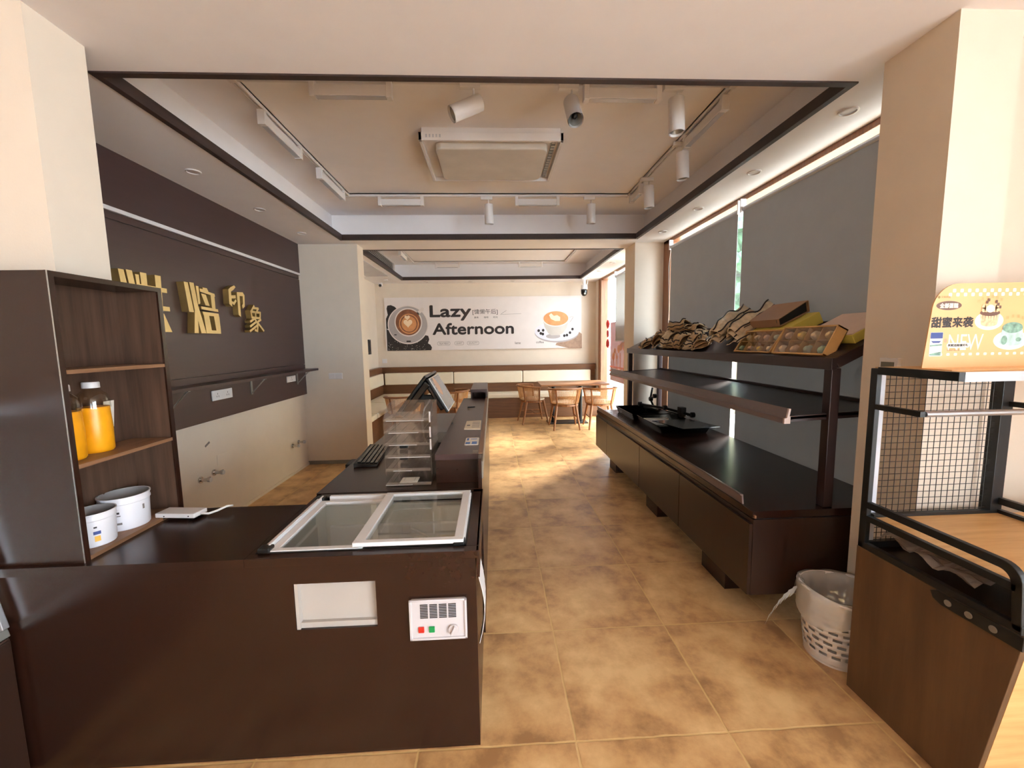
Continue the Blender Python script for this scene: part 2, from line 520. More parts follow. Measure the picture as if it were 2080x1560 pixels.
# unseen canopy, added over the shop window to keep the sun out
struct(B(3.4, -4.3, 2.72, 5.0, .2, 2.84).build('added_sun_canopy', M['trimdark']))

# brown panelling on the left wall: upper fascia, light strip, main boards
p = MB().box(-2.39, 1.87, 2.40, -2.335, 5.185, CZ).box(-2.39, 1.87, 2.33, -2.352, 5.185, 2.375)
p.box(-2.39, 1.87, 1.294, -2.348, 5.185, 2.324).box(-2.39, 1.87, .915, -2.348, 5.185, 1.288)
p.box(-2.39, 1.87, .92, -2.362, 5.18, 2.40)
pn = struct(p.build('wall_left_panelling', M['panel'], bevel=.0015))
struct(B(-2.352, 1.87, 2.375, -2.332, 5.185, 2.40).build('trim_3', M['whitemetal']))

# ---------------------------------------------------------------- windows in the right wall
def window(n, y0, y1, z0, z1, mull, far_bars, jw=.07):
    f = MB()
    x0, x1 = 2.2, 2.32
    f.box(x0, y0, z1 - .04, x1, y1, z1).box(x0, y0, z0, x1, y1, z0 + .07)
    f.box(x0, y0, z0, x1, y0 + .06, z1).box(x0, y1 - jw, z0, x1, y1, z1)
    for y in mull: f.box(x0 + .04, y - .03, z0, x1, y + .03, z1)
    for y in far_bars: f.box(x0 - .015, y - .04, z0, x1, y + .04, z1)
    f.box(2.32, y0, z1, 2.42, y1, CZ).box(2.32, y0, -.02, 2.42, y1, z0)
    o = struct(f.build(n, M['windowwood'], bevel=.004))
    B(2.27, y0 + .05, z0 + .06, 2.276, y1 - .06, z1 - .035).build('pane', M['glass'], o)
    return o
window('window_1', 1.88, 5.2, 0.0, CZ, (), (), .20)
window('window_2', 5.66, 8.36, 0.0, CZ, (), (8.3, 8.16))

def blind(label, y0, y1, z0, x=2.17, m='blind', ztop=2.628):
    t = thing('roller_blind', label, 'blind', (x, (y0 + y1) / 2, z0), 'grey roller blinds on the right windows')
    MB().box(x - .002, y0, z0 + .02, x + .002, y1, ztop).build('fabric', M[m], t)
    MB().box(x - .006, y0, z0, x + .006, y1, z0 + .022).build('bottom_bar', M['greymetal'], t)
    MB().cyl((x + .012, y0 - .01, ztop), (x + .012, y1 + .01, ztop), .022, n=16).build('roller', M['alu'], t, smooth='auto')
    for yy in (y0 - .022, y1 + .012):
        MB().box(x - .02, yy, ztop - .03, x + .028, yy + .010, ztop + .085).build('bracket', M['whitemetal'], t)
    return t
blind('grey roller blind behind the near half of the bakery rack, right of the bright gap', 1.93, 3.50, 0.12)
t = blind('grey roller blind behind the far half of the bakery rack, left of the bright gap', 3.575, 4.91, 0.12)
tf = blind('backlit roller blind half lowered over the bright window of the seating room', 6.30, 7.10, 1.50, m='blindlit')
# loose pull cord at the far end
MB().tube([(2.172, 4.93, 2.6), (2.165, 4.955, 2.4), (2.172, 4.94, 1.9), (2.168, 4.96, 1.5)], .002, 5).build('pull_cord', M['greymetal'], t)

# ---------------------------------------------------------------- outside, seen through the gaps
ground = B(2.45, -6, -.25, 30, 24, -.12).build('pavement', mat('pale_paving', lin(214, 204, 192), .9, var=.06))
struct(ground)
bl = thing('street_building', 'peach rendered building across the street, seen through the far window', 'building', (9.5, 13, -.12))
B(9.0, 6.0, -.12, 10, 22, 7).build('facade', mat('peach_render', lin(240, 214, 170), .9), bl)
for k in range(5): B(8.97, 7.5 + k * 2.6, 1.0, 9.0, 8.7 + k * 2.6, 2.6).build('window', mat('facade_glass', lin(150, 160, 165), .2), bl)
hd = MB()
rnd = random.Random(3)
for k in range(260):
    hd.blob((5.3 + rnd.gauss(0, .35), 8.5 + rnd.gauss(0, .5), rnd.uniform(2.0, 3.9)), rnd.uniform(.12, .24), 1, seed=k, amp=.3)
tr = thing('street_tree', 'green leafy street tree glimpsed through the gap between the grey blinds', 'tree', (5.3, 8.5, -.12))
hd.build('foliage', mat('leaf_green', lin(44, 92, 56), .6, var=.3, scale=14), tr)
MB().tube([(5.3, 8.5, -.12), (5.32, 8.52, 1.2), (5.28, 8.5, 2.6)], .08, 10).build('trunk', mat('bark', lin(110, 90, 70), .9), tr)

# ---------------------------------------------------------------- ceiling fittings
def downlight(x, y, label, group, z=CZ, r=.048):
    t = thing('downlight', label, 'downlight', (x, y, z), group)
    MB().lathe([(r, 0), (r, -.006), (r * .82, -.008), (r * .74, -.001), (r * .74, 0)], n=24, caps=False).build('ring', M['white'], t, smooth='auto', world=False)
    MB().lathe([(r * .75, -.003), (0.001, -.003)], n=20, caps=False).build('lens', M['panelwhite'], t, world=False)
    return t
g = 'recessed downlights over the left staff side'
for y, l in ((3.075, 'nearest of the three recessed downlights in the ceiling over the gold letters'), (3.89, 'middle one of the three recessed downlights in the ceiling above the dark panelling'),
             (4.69, 'far recessed downlight over the dark panelling, next to the pier')): downlight(-2.065, y, l, g)
g = 'recessed downlights over the blinds'
for y, l in ((2.26, 'recessed downlight above the blinds closest to the beige column'), (3.06, 'second recessed downlight from the beige column, above the large grey blind'),
             (3.88, 'third recessed downlight from the column, above the bright gap between blinds'), (4.68, 'last recessed downlight over the blinds, beside the right pier')): downlight(1.965, y, l, g)
g = 'downlights around the seating room ceiling'
for x, y, l in ((-2.04, 8.1, 'small downlight in the seating room ceiling above the left camera'), (-1.31, 8.39, 'downlight above the left end of the coffee banner'),
                (-.42, 8.39, 'second downlight from the left above the coffee banner'), (.43, 8.39, 'third downlight from the left above the coffee banner'),
                (1.31, 8.39, 'downlight above the right end of the coffee banner'), (1.93, 8.05, 'downlight beside the hanging dome camera'),
                (1.93, 7.3, 'middle downlight in the ceiling beside the seating room window'), (1.93, 6.5, 'seating room downlight nearest the right pier')): downlight(x, y, l, g)

TZ = 3.03
def track(label, x0, y0, x1, y1):
    t = thing('light_track', label, 'light track', ((x0 + x1) / 2, (y0 + y1) / 2, UZ))
    for a, b in (((x0, y0), (x1, y0)), ((x1, y0), (x1, y1)), ((x1, y1), (x0, y1)), ((x0, y1), (x0, y0))):
        m = MB()
        hx = .017 if a[0] == b[0] else 0; hy = .017 if a[1] == b[1] else 0
        xa, xb = sorted((a[0], b[0])); ya, yb = sorted((a[1], b[1]))
        m.box(xa - hx, ya - hy, TZ, xa + hx if hx else xb, ya + hy if hy else yb, UZ) if False else None
        if hx:
            m.box(xa - .017, ya, TZ, xa - .006, yb, UZ).box(xa + .006, ya, TZ, xa + .017, yb, UZ).box(xa - .017, ya, UZ - .01, xa + .017, yb, UZ)
        else:
            m.box(xa, ya - .017, TZ, xb, ya - .006, UZ).box(xa, ya + .006, TZ, xb, ya + .017, UZ).box(xa, ya - .017, UZ - .01, xb, ya + .017, UZ)
        m.build('rail', M['white'], t)
    for cx, cy in ((x0, y0), (x1, y0), (x1, y1), (x0, y1)):
        B(cx - .022, cy - .022, TZ - .004, cx + .022, cy + .022, UZ).build('corner_joint', M['white'], t)
    return t
track('white rectangular light track ring on the recessed ceiling of the front room', -1.445, 2.535, 1.475, 4.40)
track('white rectangular light track ring on the seating room ceiling', -1.46, 6.05, 1.43, 7.92)

def linear(x, y, rotz, label, group, L=.46):
    t = thing('linear_track_lamp', label, 'track lamp', (x, y, TZ), group, rotz)
    MB().box(-L / 2, -.022, -.085, L / 2, .022, -.026).build('body', M['white'], t, world=False, bevel=.003)
    MB().box(-L / 2 + .035, -.018, -.088, L / 2 - .035, .018, -.085).build('diffuser', mat('grey_diffuser', lin(190, 190, 198), .3) if 'gd' not in M else M['gd'], t, world=False)
    for s in (-1, 1): MB().box(s * (L / 2 - .014) - .016, -.025, -.092, s * (L / 2 - .014) + .016, .025, 0).build('end_clip', M['white'], t, world=False, bevel=.003)
    return t
M['gd'] = mat('grey_diffuser', lin(186, 188, 198), .25)
g = 'linear lamps on the front room track'
linear(-.78, 2.535, 0, 'white linear track lamp on the near rail, left of the spotlights', g)
linear(.80, 2.535, 0, 'white linear track lamp on the near rail between two spotlights', g)
linear(-1.445, 3.08, pi / 2, 'white linear lamp on the left rail of the track, nearer one', g, .52)
linear(-1.445, 3.97, pi / 2, 'white linear lamp on the left rail of the track, farther one', g, .56)
linear(-.91, 4.40, 0, 'white linear lamp on the far rail beside the left corner', g)
linear(.50, 4.40, 0, 'white linear lamp in the middle of the far rail', g)
linear(1.475, 2.87, pi / 2, 'white linear lamp on the right rail closest to the camera', g, .52)
linear(1.475, 4.18, pi / 2, 'white linear lamp on the right rail at the far corner', g, .30)
g = 'linear lamps on the seating room track'
linear(-.82, 7.92, 0, 'white linear lamp on the left half of the seating room far rail', g)
linear(.76, 7.92, 0, 'white linear lamp on the right half of the seating room far rail', g)
linear(-1.46, 7.0, pi / 2, 'white linear lamp on the left rail of the seating room track', g)

def spot(x, y, aim, label, lit=False):
    t = thing('track_spotlight', label, 'spotlight', (x, y, TZ), 'cylinder spotlights on the front room track')
    d = Vector(aim).normalized()
    MB().box(-.06, -.017, -.03, .06, .017, 0).build('adapter', M['white'], t, world=False, bevel=.003)
    MB().cyl((.02, 0, -.03), (.02, 0, -.10), .006, n=8).build('stem', M['white'], t, world=False)
    pv = Vector((.02, 0, -.12))
    a, b = pv - d * .045, pv + d * .15
    q = Vector((0, 0, 1)) if abs(d.z) < .95 else Vector((1, 0, 0))
    m = MB().cyl(a, b, .046, n=26, caps=False)
    m.cyl(b, a + d * .03, .041, n=26, caps=False)
    m.cyl(a, a + d * .002, .046, n=26)
    m.cyl(b - d * .002, b, .0465, n=26, caps=False)
    m.build('can', M['white'], t, world=False, smooth='auto')
    MB().cyl(b - d * .05, b - d * .012, .015, .0405, 24, False).build('reflector', M['chrome'] if lit else M['greymetal'], t, world=False, smooth=True)
    MB().blob(b - d * .04, .017, 2).build('lamp_lens', M['alu'] if lit else M['black'], t, world=False, smooth=True)
    return t
spot(-.10, 2.535, (-.75, -.22, -.42), 'white cylinder spotlight on the near rail tipped to the left')
spot(.48, 2.535, (.02, -.55, -.75), 'white spotlight on the near rail turned so its shiny lens shows')
spot(1.11, 2.535, (.02, -.06, -1), 'white spotlight on the near rail hanging straight down at the right')
spot(-.03, 4.40, (.02, .1, -1), 'white spotlight on the far rail left of its middle lamp')
spot(1.05, 4.40, (.02, .1, -1), 'white spotlight on the far rail toward the right corner')
spot(1.475, 3.22, (.05, .02, -1), 'white spotlight on the right rail, nearer of two')
spot(1.475, 3.90, (.05, .02, -1), 'white spotlight on the right rail, farther of two')

# big flat ceiling lamp
t = thing('ceiling_lamp', 'large rectangular white ceiling lamp with a clear patterned border', 'ceiling lamp', (.02, 3.44, UZ))
fx0, fx1, fy0, fy1 = -.495, .545, 3.07, 3.83
m = MB()
for (a, b, c_, e) in ((fx0, fy0, fx1, fy0 + .022), (fx0, fy1 - .022, fx1, fy1), (fx0, fy0, fx0 + .022, fy1), (fx1 - .022, fy0, fx1, fy1)): m.box(a, b, 2.965, c_, e, 3.02)
m.build('frame', M['white'], t, bevel=.002)
B(fx0 + .02, fy0 + .02, 3.0, fx1 - .02, fy1 - .02, UZ).build('backplate', M['white'], t)
m = MB(); m.prism(rrect(.84, .58, .06), (-.395, 3.16, 2.945), (1, 0, 0), (0, 1, 0), .06); m.build('diffuser', mat('lamp_diffuser', lin(205, 198, 190), .45), t, bevel=.012, seg=3)
m = MB()
for k in range(14):
    m.box(fx1 - .075, fy0 + .06 + k * .046, 2.982, fx1 - .045, fy0 + .092 + k * .046, 2.999)
m.build('border_pattern', M['greymetal'], t)
m = MB()
for k in range(5): m.box(fx0 + .05 + k * .024, fy0 - .002, 2.985, fx0 + .062 + k * .024, fy0, 3.005)
m.build('edge_marks', M['gd'], t)

# air conditioning grille in the side of the seating room tray
t = thing('air_vent', 'white slatted air conditioning grille in the side of the seating room ceiling tray', 'air vent', (-1.87, 7.1, 2.93))
B(-1.88, 6.2, 2.85, -1.85, 7.95, 3.04).build('backing', M['black'], t)
m = MB()
for k in range(7): m.obox((-1.835, 7.075, 2.87 + k * .026), (.03, 1.72, .005), Euler((0, radians(35), 0)).to_matrix())
m.build('slats', M['white'], t)
m = MB()
for b in ((6.18, 2.835, 7.97, 2.86), (6.18, 3.03, 7.97, 3.05), (6.18, 2.835, 6.22, 3.05), (7.93, 2.835, 7.97, 3.05)): m.box(-1.855, b[0], b[1], -1.82, b[2], b[3])
m.build('frame', M['white'], t)
t = tag(B(-2.25, 5.9, 2.74, -1.86, 7.6, 2.7495).build('access_panel', M['gd']), 'flat grey access panel in the seating room soffit over the left bench', 'panel')
# ================================================================ service counter, freezer, shelf cabinet
t = thing('service_counter', 'dark brown L-shaped counter front with a cut-out and a freezer set into it', 'counter', (-.9, 1.7, 0))
m = MB()
x0, x1, y0, y1 = -2.25, -.078, 1.40, 1.42
# front board pieced around the vent cut-out and the control panel
m.box(x0, y0, 0, -.73, y1, .757).box(-.73, y0, 0, -.44, y1, .505).box(-.73, y0, .681, -.44, y1, .757)
m.box(-.44, y0, 0, -.316, y1, .757).box(-.316, y0, 0, -.12, y1, .458).box(-.316, y0, .600, -.12, y1, .757).box(-.12, y0, 0, x1, y1, .757)
m.build('front_panel', M['dark'], t)
MB().box(-2.25, 1.388, .757, -1.628, 1.63, .787).box(-1.628, 1.388, .757, -.886, 1.872, .787).build('worktop', M['dark'], t)
m = MB().box(-.886, 1.388, .757, -.066, 1.425, .787).box(-.112, 1.425, .757, -.066, 2.0, .787).box(-.886, 1.425, .757, -.866, 2.0, .787).box(-.886, 1.965, .757, -.066, 2.0, .787)
m.build('freezer_surround', M['dark'], t, bevel=.0015)
B(-.074, 1.389, .685, -.064, 2.0, .787).build('apron', M['dark'], t)
B(-.092, 1.42, 0, -.078, 2.0, .757).build('side_panel', M['dark'], t)
B(-1.625, 1.82, 0, -.886, 1.85, .757).build('rear_panel', M['dark'], t)
B(-.90, 1.42, 0, -.880, 2.0, .757).build('inner_panel', M['dark'], t)

# ---- chest freezer
f = thing('chest_freezer', 'white chest freezer with two sliding glass lids sunk into the brown counter', 'freezer', (-.48, 1.7, .02))
M['whiteliner'] = mat('white_freezer_liner', lin(214, 214, 208), .35, var=.02)
m = MB()
bx0, bx1, by0, by1 = -.855, -.118, 1.432, 1.955
m.box(bx0, by0, .04, bx1, by0 + .03, .755).box(bx0, by1 - .03, .04, bx1, by1, .755).box(bx0, by0, .04, bx0 + .03, by1, .755).box(bx1 - .03, by0, .04, bx1, by1, .755).box(bx0, by0, .04, bx1, by1, .40)
m.box(-.40, by0 + .03, .40, bx1 - .03, by1 - .03, .60)
m.build('cabinet', M['whiteliner'], f, bevel=.006)
m = MB()   # rail collar round the mouth
m.box(-.866, 1.425, .76, -.112, 1.44, .789).box(-.866, 1.945, .76, -.112, 1.965, .789).box(-.866, 1.425, .76, -.845, 1.965, .789).box(-.130, 1.425, .76, -.112, 1.965, .789)
m.build('collar', M['black'], f)
for (a, b) in ((-.850, -.828), (-.135, -.118)):
    m = MB().box(a, 1.455, .765, b, 1.93, .80).box(a + (.014 if a < -.5 else -.004), 1.455, .80, b if a < -.5 else a + .004, 1.93, .806)
    m.build('side_rail', M['whitemetal'], f, bevel=.002)
m = MB().box(-.80, 1.925, .77, -.14, 1.944, .802)
m.build('rear_rail', M['whitemetal'], f, bevel=.002)
for (cx, cy) in ((-.84, 1.447), (-.14, 1.447), (-.84, 1.925), (-.14, 1.935)):
    MB().box(cx - .022, cy - .02, .765, cx + .022, cy + .02, .803).build('corner_bracket', M['black'], f, bevel=.005)
def lid(x0, x1, y0, y1, z, wv):
    m = MB(); h = .016
    m.box(x0, y0, z, x1, y0 + .024, z + h).box(x0, y1 - .024, z, x1, y1, z + h).box(x0, y0 + .024, z, x0 + wv[0], y1 - .024, z + h).box(x1 - wv[1], y0 + .024, z, x1, y1 - .024, z + h)
    o = m.build('sliding_lid', M['whitemetal'], f, bevel=.002)
    B(x0 + .01, y0 + .01, z + .005, x1 - .01, y1 - .01, z + .010).build('lid_glass', M['lidglass'], o)
lid(-.826, -.49, 1.432, 1.90, .776, (.03, .02))
lid(-.525, -.122, 1.428, 1.925, .796, (.04, .035))
# things seen inside: evaporator ledge, cable
MB().box(-.80, 1.90, .56, -.15, 1.924, .66).build('inner_ledge', M['whitemetal'], f, bevel=.004)
MB().tube([(-.42, 1.90, .64), (-.38, 1.86, .645), (-.33, 1.85, .62), (-.31, 1.83, .605)], .006, 8).build('inner_cable', M['white'], f, smooth=True)
MB().box(-.45, 1.885, .62, -.41, 1.91, .66).build('inner_socket', M['white'], f, bevel=.003)
# recess behind the cut-out
m = MB().box(-.745, 1.4245, .49, -.43, 1.4315, .70)
m.box(-.728, 1.402, .505, -.716, 1.4245, .68).box(-.716, 1.410, .505, -.442, 1.4245, .526)
m.build('face_panel', mat('grey_white_panel', lin(176, 169, 163), .5, var=.03), f)
# control panel
cp = MB()
cp.prism(rrect(.203, .150, .008, 4, -.319, .455), (0, 1.418, 0), (1, 0, 0), (0, 0, 1), .028)
cpo = cp.build('control_panel', M['panelwhite'], f, bevel=.003)
fr = MB().box(-.322, 1.384, .452, -.313, 1.392, .608).box(-.123, 1.384, .452, -.114, 1.392, .608).box(-.322, 1.384, .600, -.114, 1.392, .608).box(-.322, 1.384, .452, -.114, 1.392, .460)
fr.build('rim', M['panelwhite'], cpo, bevel=.002)
m = MB()
for j in range(4):
    for i in range(9): m.box(-.283 + j * .034, 1.3885, .535 + i * .0062, -.255 + j * .034, 1.391, .5385 + i * .0062)
m.build('grille', M['ink'], cpo)
B(-.291, 1.384, .481, -.270, 1.391, .503).build('red_switch', mat('red_switch', lin(190, 44, 34), .3), cpo, bevel=.002)
B(-.253, 1.384, .481, -.232, 1.391, .503).build('green_switch', mat('green_switch', lin(24, 140, 74), .3), cpo, bevel=.002)
MB().cyl((-.164, 1.391, .490), (-.164, 1.381, .490), .019, n=28).obox((-.164, 1.377, .490), (.008, .012, .036), Euler((0, radians(25), 0)).to_matrix()).build('knob', M['panelwhite'], cpo, bevel=.0015)
# curled white film on the aisle side
m = MB()
for k in range(9):
    a, b = k / 9, (k + 1) / 9
    z = lambda q: .68 - q * .27
    xx = lambda q: -.076 + .022 * sin(pi * q) + .004
    m.add([(xx(a), 1.41, z(a)), (xx(b), 1.41, z(b)), (xx(b) * .98 + .0, 1.56 - .10 * b, z(b)), (xx(a), 1.56 - .10 * a, z(a))], [(0, 1, 2, 3)])
o = m.build('protective_film', M['white'])
sd = o.modifiers.new('solid', 'SOLIDIFY'); sd.thickness = .002; sd.offset = 1
tag(o, 'strip of white protective film curling off the aisle side of the counter', 'film')

# ---- open shelf cabinet standing on the counter
t = thing('shelf_cabinet', 'tall dark shelf cabinet with walnut lined open shelves, standing on the left of the counter', 'cabinet', (-1.53, 1.64, .787))
MB().box(-2.25, 1.408, .7875, -1.44, 1.428, 1.785).build('near_side_panel', M['dark'], t)
MB().box(-1.44, 1.406, .7875, -1.432, 1.428, 1.785).box(-1.44, 1.842, .7875, -1.432, 1.862, 1.785).box(-1.44, 1.428, 1.767, -1.432, 1.842, 1.785).build('front_frame', M['dark'], t)
B(-1.433, 1.4055, .7875, -1.4312, 1.4085, 1.785).build('edge_strip', M['alu'], t)
B(-1.626, 1.844, .7875, -1.44, 1.862, 1.767).build('far_side_panel', M['walnut'], t)
B(-1.626, 1.428, .7875, -1.61, 1.844, 1.767).build('back_panel', M['walnut'], t)
MB().box(-2.25, 1.408, 1.767, -1.63, 1.632, 1.785).box(-1.63, 1.428, 1.767, -1.44, 1.862, 1.785).build('top', M['dark'], t)
for z0, z1 in ((1.445, 1.459), (1.117, 1.131), (.7875, .802)):
    B(-1.61, 1.428, z0, -1.434, 1.844, z1).build('shelf', M['walnutedge'], t)
B(-1.61, 1.428, .802, -1.606, 1.844, 1.767).build('inner_lining', M['walnut'], t)

# ---- juice bottles and tubs
M['juice'] = mat('orange_juice', lin(236, 160, 20), .35, var=.12, scale=10)
M['petclear'] = glass('clear_bottle', (.97, .95, .90, 1), .05, .05)
def bottle(x, y, label):
    t = thing('juice_bottle', label, 'bottle', (x, y, 1.1315), 'bottles of orange juice in the cabinet')
    MB().lathe([(.001, 0), (.044, 0), (.049, .008), (.050, .10), (.048, .14), (.047, .175), (.001, .176)], n=30).build('juice', M['juice'], t, world=False, smooth='auto')
    MB().lathe([(.0505, .17), (.050, .20), (.044, .222), (.026, .240), (.022, .246), (.022, .255)], n=30, caps=False).build('bottle_neck', M['petclear'], t, world=False, smooth=True)
    MB().lathe([(.001, .248), (.026, .248), (.026, .268), (.024, .271), (.001, .271)], n=28).build('cap', M['white'], t, world=False, smooth='auto')
    return t
bottle(-1.548, 1.625, 'orange juice bottle with white cap, the fully visible one on the middle cabinet shelf')
bottle(-1.535, 1.50, 'orange juice bottle half hidden behind the near side of the shelf cabinet')
o = tag(MB().obox((-1.574, 1.712, 1.262), (.002, .045, .11), Euler((0, radians(6), radians(0))).to_matrix()).build('price_card', M['paper']), 'white card standing behind the orange juice bottles', 'card')
o.location.z += 0
M['tubwhite'] = mat('white_tub_plastic', lin(226, 224, 232), .35, var=.02)
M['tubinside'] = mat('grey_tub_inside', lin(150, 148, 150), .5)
def tub(x, y, r, h, label, marks):
    t = thing('plastic_tub', label, 'tub', (x, y, .8025), 'white tubs on the bottom cabinet shelf')
    MB().lathe([(.001, 0), (r * .90, 0), (r * .93, .004), (r * .98, h * .78), (r * 1.02, h * .8), (r * 1.02, h * .84), (r, h * .86), (r, h * .95), (r * 1.04, h * .96), (r * 1.04, h), (r * .98, h)], n=40, caps=False).build('tub_body', M['tubwhite'], t, world=False, smooth='auto')
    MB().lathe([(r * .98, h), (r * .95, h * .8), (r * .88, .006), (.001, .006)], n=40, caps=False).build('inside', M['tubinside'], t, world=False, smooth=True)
    for nm, a0, a1, z0, z1, mm in marks:
        m = MB(); n = 6
        for k in range(n):
            q = [radians(a0 + (a1 - a0) * (k + j) / n) for j in (0, 1)]
            rr = r * .985
            m.add([(rr * cos(q[0]), rr * sin(q[0]), z0), (rr * cos(q[1]), rr * sin(q[1]), z0), (rr * cos(q[1]), rr * sin(q[1]), z1), (rr * cos(q[0]), rr * sin(q[0]), z1)], [(0, 1, 2, 3)])
        m.build(nm, mm, t, world=False)
    return t
M['navy'] = mat('navy_print', lin(40, 62, 130), .5); M['yellow'] = mat('yellow_print', lin(226, 170, 60), .5)
tub(-1.528, 1.685, .080, .135, 'larger white plastic tub on the bottom cabinet shelf with small grey print', [
    ('barcode', -72, -58, .028, .036, M['greyink']), ('print_line', -70, -60, .062, .066, M['greyink']), ('print_line', -68, -62, .072, .080, M['ink']), ('side_print', -8, -2, .07, .09, M['greyink'])])
tub(-1.515, 1.535, .066, .125, 'smaller white tub with a blue and yellow print, nearest on the bottom shelf', [
    ('blue_print', -48, -30, .048, .060, M['navy']), ('yellow_print', -46, -32, .022, .042, M['yellow']), ('print_line', -46, -38, .072, .078, M['ink'])])

# ---- white adapter box with its lead on the worktop
t = thing('adapter_box', 'small white adapter box with a white lead lying on the counter beside the cabinet', 'adapter', (-1.37, 1.77, .79), rotz=radians(-6))
MB().box(-.092, -.036, .010, .085, .036, .030).build('case', M['white'], t, world=False, bevel=.004)
MB().cyl((.06, -.0365, .02), (.06, -.0375, .02), .003, n=8).cyl((-.05, -.0365, .018), (-.05, -.0375, .018), .003, n=8).build('indicator', M['ink'], t, world=False)
for sx in (-.07, .06): MB().box(sx - .01, -.03, 0, sx + .01, .03, .011).build('foot', M['black'], t, world=False)
MB().tube([(.083, .0, .018), (.11, .012, .012), (.14, .028, .02), (.165, .05, .030), (.172, .075, .024)], .005, 8).build('lead', M['white'], t, world=False, smooth=True)

# ---- glass display case at the left frame edge
t = thing('display_case', 'dark based glass display case cut off by the left edge of the photo', 'display case', (-2.1, .95, 0))
MB().box(-2.6, .4, 0, -1.685, 1.384, .545).build('base', M['darkv'], t, bevel=.008)
MB().prism([(-2.6, .547), (-1.683, .547), (-1.690, .578), (-2.6, .578)], (0, 1.384, 0), (1, 0, 0), (0, 0, 1), .984).build('sill', M['greymetal'], t, bevel=.003)
for y in (1.372, .412): MB().bar((-1.692, y, .578), (-1.83, y, 1.30), .024, .022).build('post', M['alu'], t, bevel=.003)
MB().bar((-1.832, .4, 1.31), (-1.832, 1.384, 1.31), .03, .03).build('top_rail', M['alu'], t, bevel=.003)
MB().prism([(-1.700, .578), (-1.694, .578), (-1.832, 1.30), (-1.838, 1.30)], (0, 1.36, 0), (1, 0, 0), (0, 0, 1), .93).build('pane', M['glass'], t)
B(-2.55, .45, .579, -1.74, 1.355, .60).build('deck', M['paper'], t)
B(-2.55, .45, .60, -1.95, 1.355, 1.28).build('inner_liner', M['paper'], t)
MB().box(-1.684, .42, .02, -1.680, 1.378, .535).build('front_board', M['darkv'], t, bevel=.012)

# ================================================================ checkout counter behind the freezer
t = thing('checkout_counter', 'long dark brown checkout counter with a raised bar strip along the aisle', 'counter', (-.48, 3.1, 0))
B(-.895, 2.002, .762, -.086, 4.24, .79).build('desk_top', M['dark'], t, bevel=.0015)
B(-.312, 2.10, .7905, -.086, 4.24, .915).build('raised_bar', M['dark'], t)
B(-.315, 2.094, .915, -.084, 4.24, .945).build('bar_top', M['panel'], t, bevel=.0015)
B(-.086, 2.002, 0, -.068, 4.9, .9445).build('aisle_panel', M['dark'], t)
B(-.068, 2.002, .84, -.062, 4.9, .93).build('edge_band', M['greymetal'], t)
B(-.0862, 2.094, .9445, -.064, 4.9, .949).build('edge_cap', M['walnutedge'], t)
m = MB()
for y in (2.03, 2.75, 3.5, 4.2): m.box(-.86, y - .01, 0, -.09, y + .01, .762)
m.build('dividers', M['dark'], t)
B(-.875, 2.03, 0, -.860, 4.2, .762).build('staff_side', M['dark'], t) if False else None
m = MB().box(-.24, 4.245, .0, -.225, 4.95, 1.02).box(-.225, 4.245, 1.005, -.068, 4.95, 1.035).box(-.086, 4.245, .9495, -.068, 4.95, 1.005).box(-.24, 4.245, 1.005, -.225, 4.95, 1.035).box(-.225, 4.60, .3, -.086, 4.62, 1.005)
m.build('end_riser', M['panel'], t)
MB().box(-.93, 2.50, .74, -.896, 2.62, .785).build('side_bracket', M['black'], t)

# ---- acrylic letter tray tower
t = thing('acrylic_tower', 'clear acrylic six tier tray tower on the checkout desk', 'organizer', (-.455, 2.2, .7905))
zs = [.797, .872, .943, 1.008, 1.072, 1.135]
AX0, AX1, AY0, AY1 = -.572, -.330, 2.06, 2.34
for i, z in enumerate(zs):
    m = MB().box(AX0 + .004, AY0 + .015, z, AX1 - .004, AY1 - .004, z + .003)
    m.obox(((AX0 + AX1) / 2, AY0 + .012, z + .004), (AX1 - AX0 - .01, .004, .016), Euler((radians(-25), 0, 0)).to_matrix())
    for k in range(4): m.box(AX0 + .03 + k * .055, AY0 + .05, z + .003, AX0 + .033 + k * .055, AY1 - .02, z + .0065)
    to = m.build('tray', M['acryl'], t)
    MB().box(AX0 + (.004, .045, .02, .03, .03, .02)[i], AY0 + .004, z - .001, AX1 - (.10, .10, .004, .07, .06, .03)[i], AY0 + .007, z + .003).build('edge_highlight', M['acryledge'], to)  # pale strip painted as the highlight on the tray's front edge
prof = [(AY0 + .03, .7905), (AY1, .7905), (AY1, 1.205), (AY0 + .13, 1.205), (AY0 + .02, 1.15)]
for x in (AX0, AX1 - .004): MB().prism([(a, b) for a, b in prof], (x, 0, 0), (0, 1, 0), (0, 0, 1), .004).build('side_sheet', M['acryl'], t)
B(AX0, AY1 - .004, .7905, AX1, AY1, 1.205).build('back_sheet', M['acryl'], t)
for z in (1.15, 1.07, 1.005): MB().cyl((AX1 - .005, AY0 + .035, z - .03), (AX1 - .005, AY0 + .035, z + .025), .0045, n=10).build('edge_rod', M['white'], t)
for z in (.95, .885): MB().box(AX0 + .045, AY1 - .12, z, AX0 + .09, AY1 - .09, z + .022).build('clip', M['black'], t, bevel=.004)
MB().box(AX0 + .07, AY0 + .03, .8008, AX0 + .16, AY0 + .11, .803).build('slip', M['paper'], t)

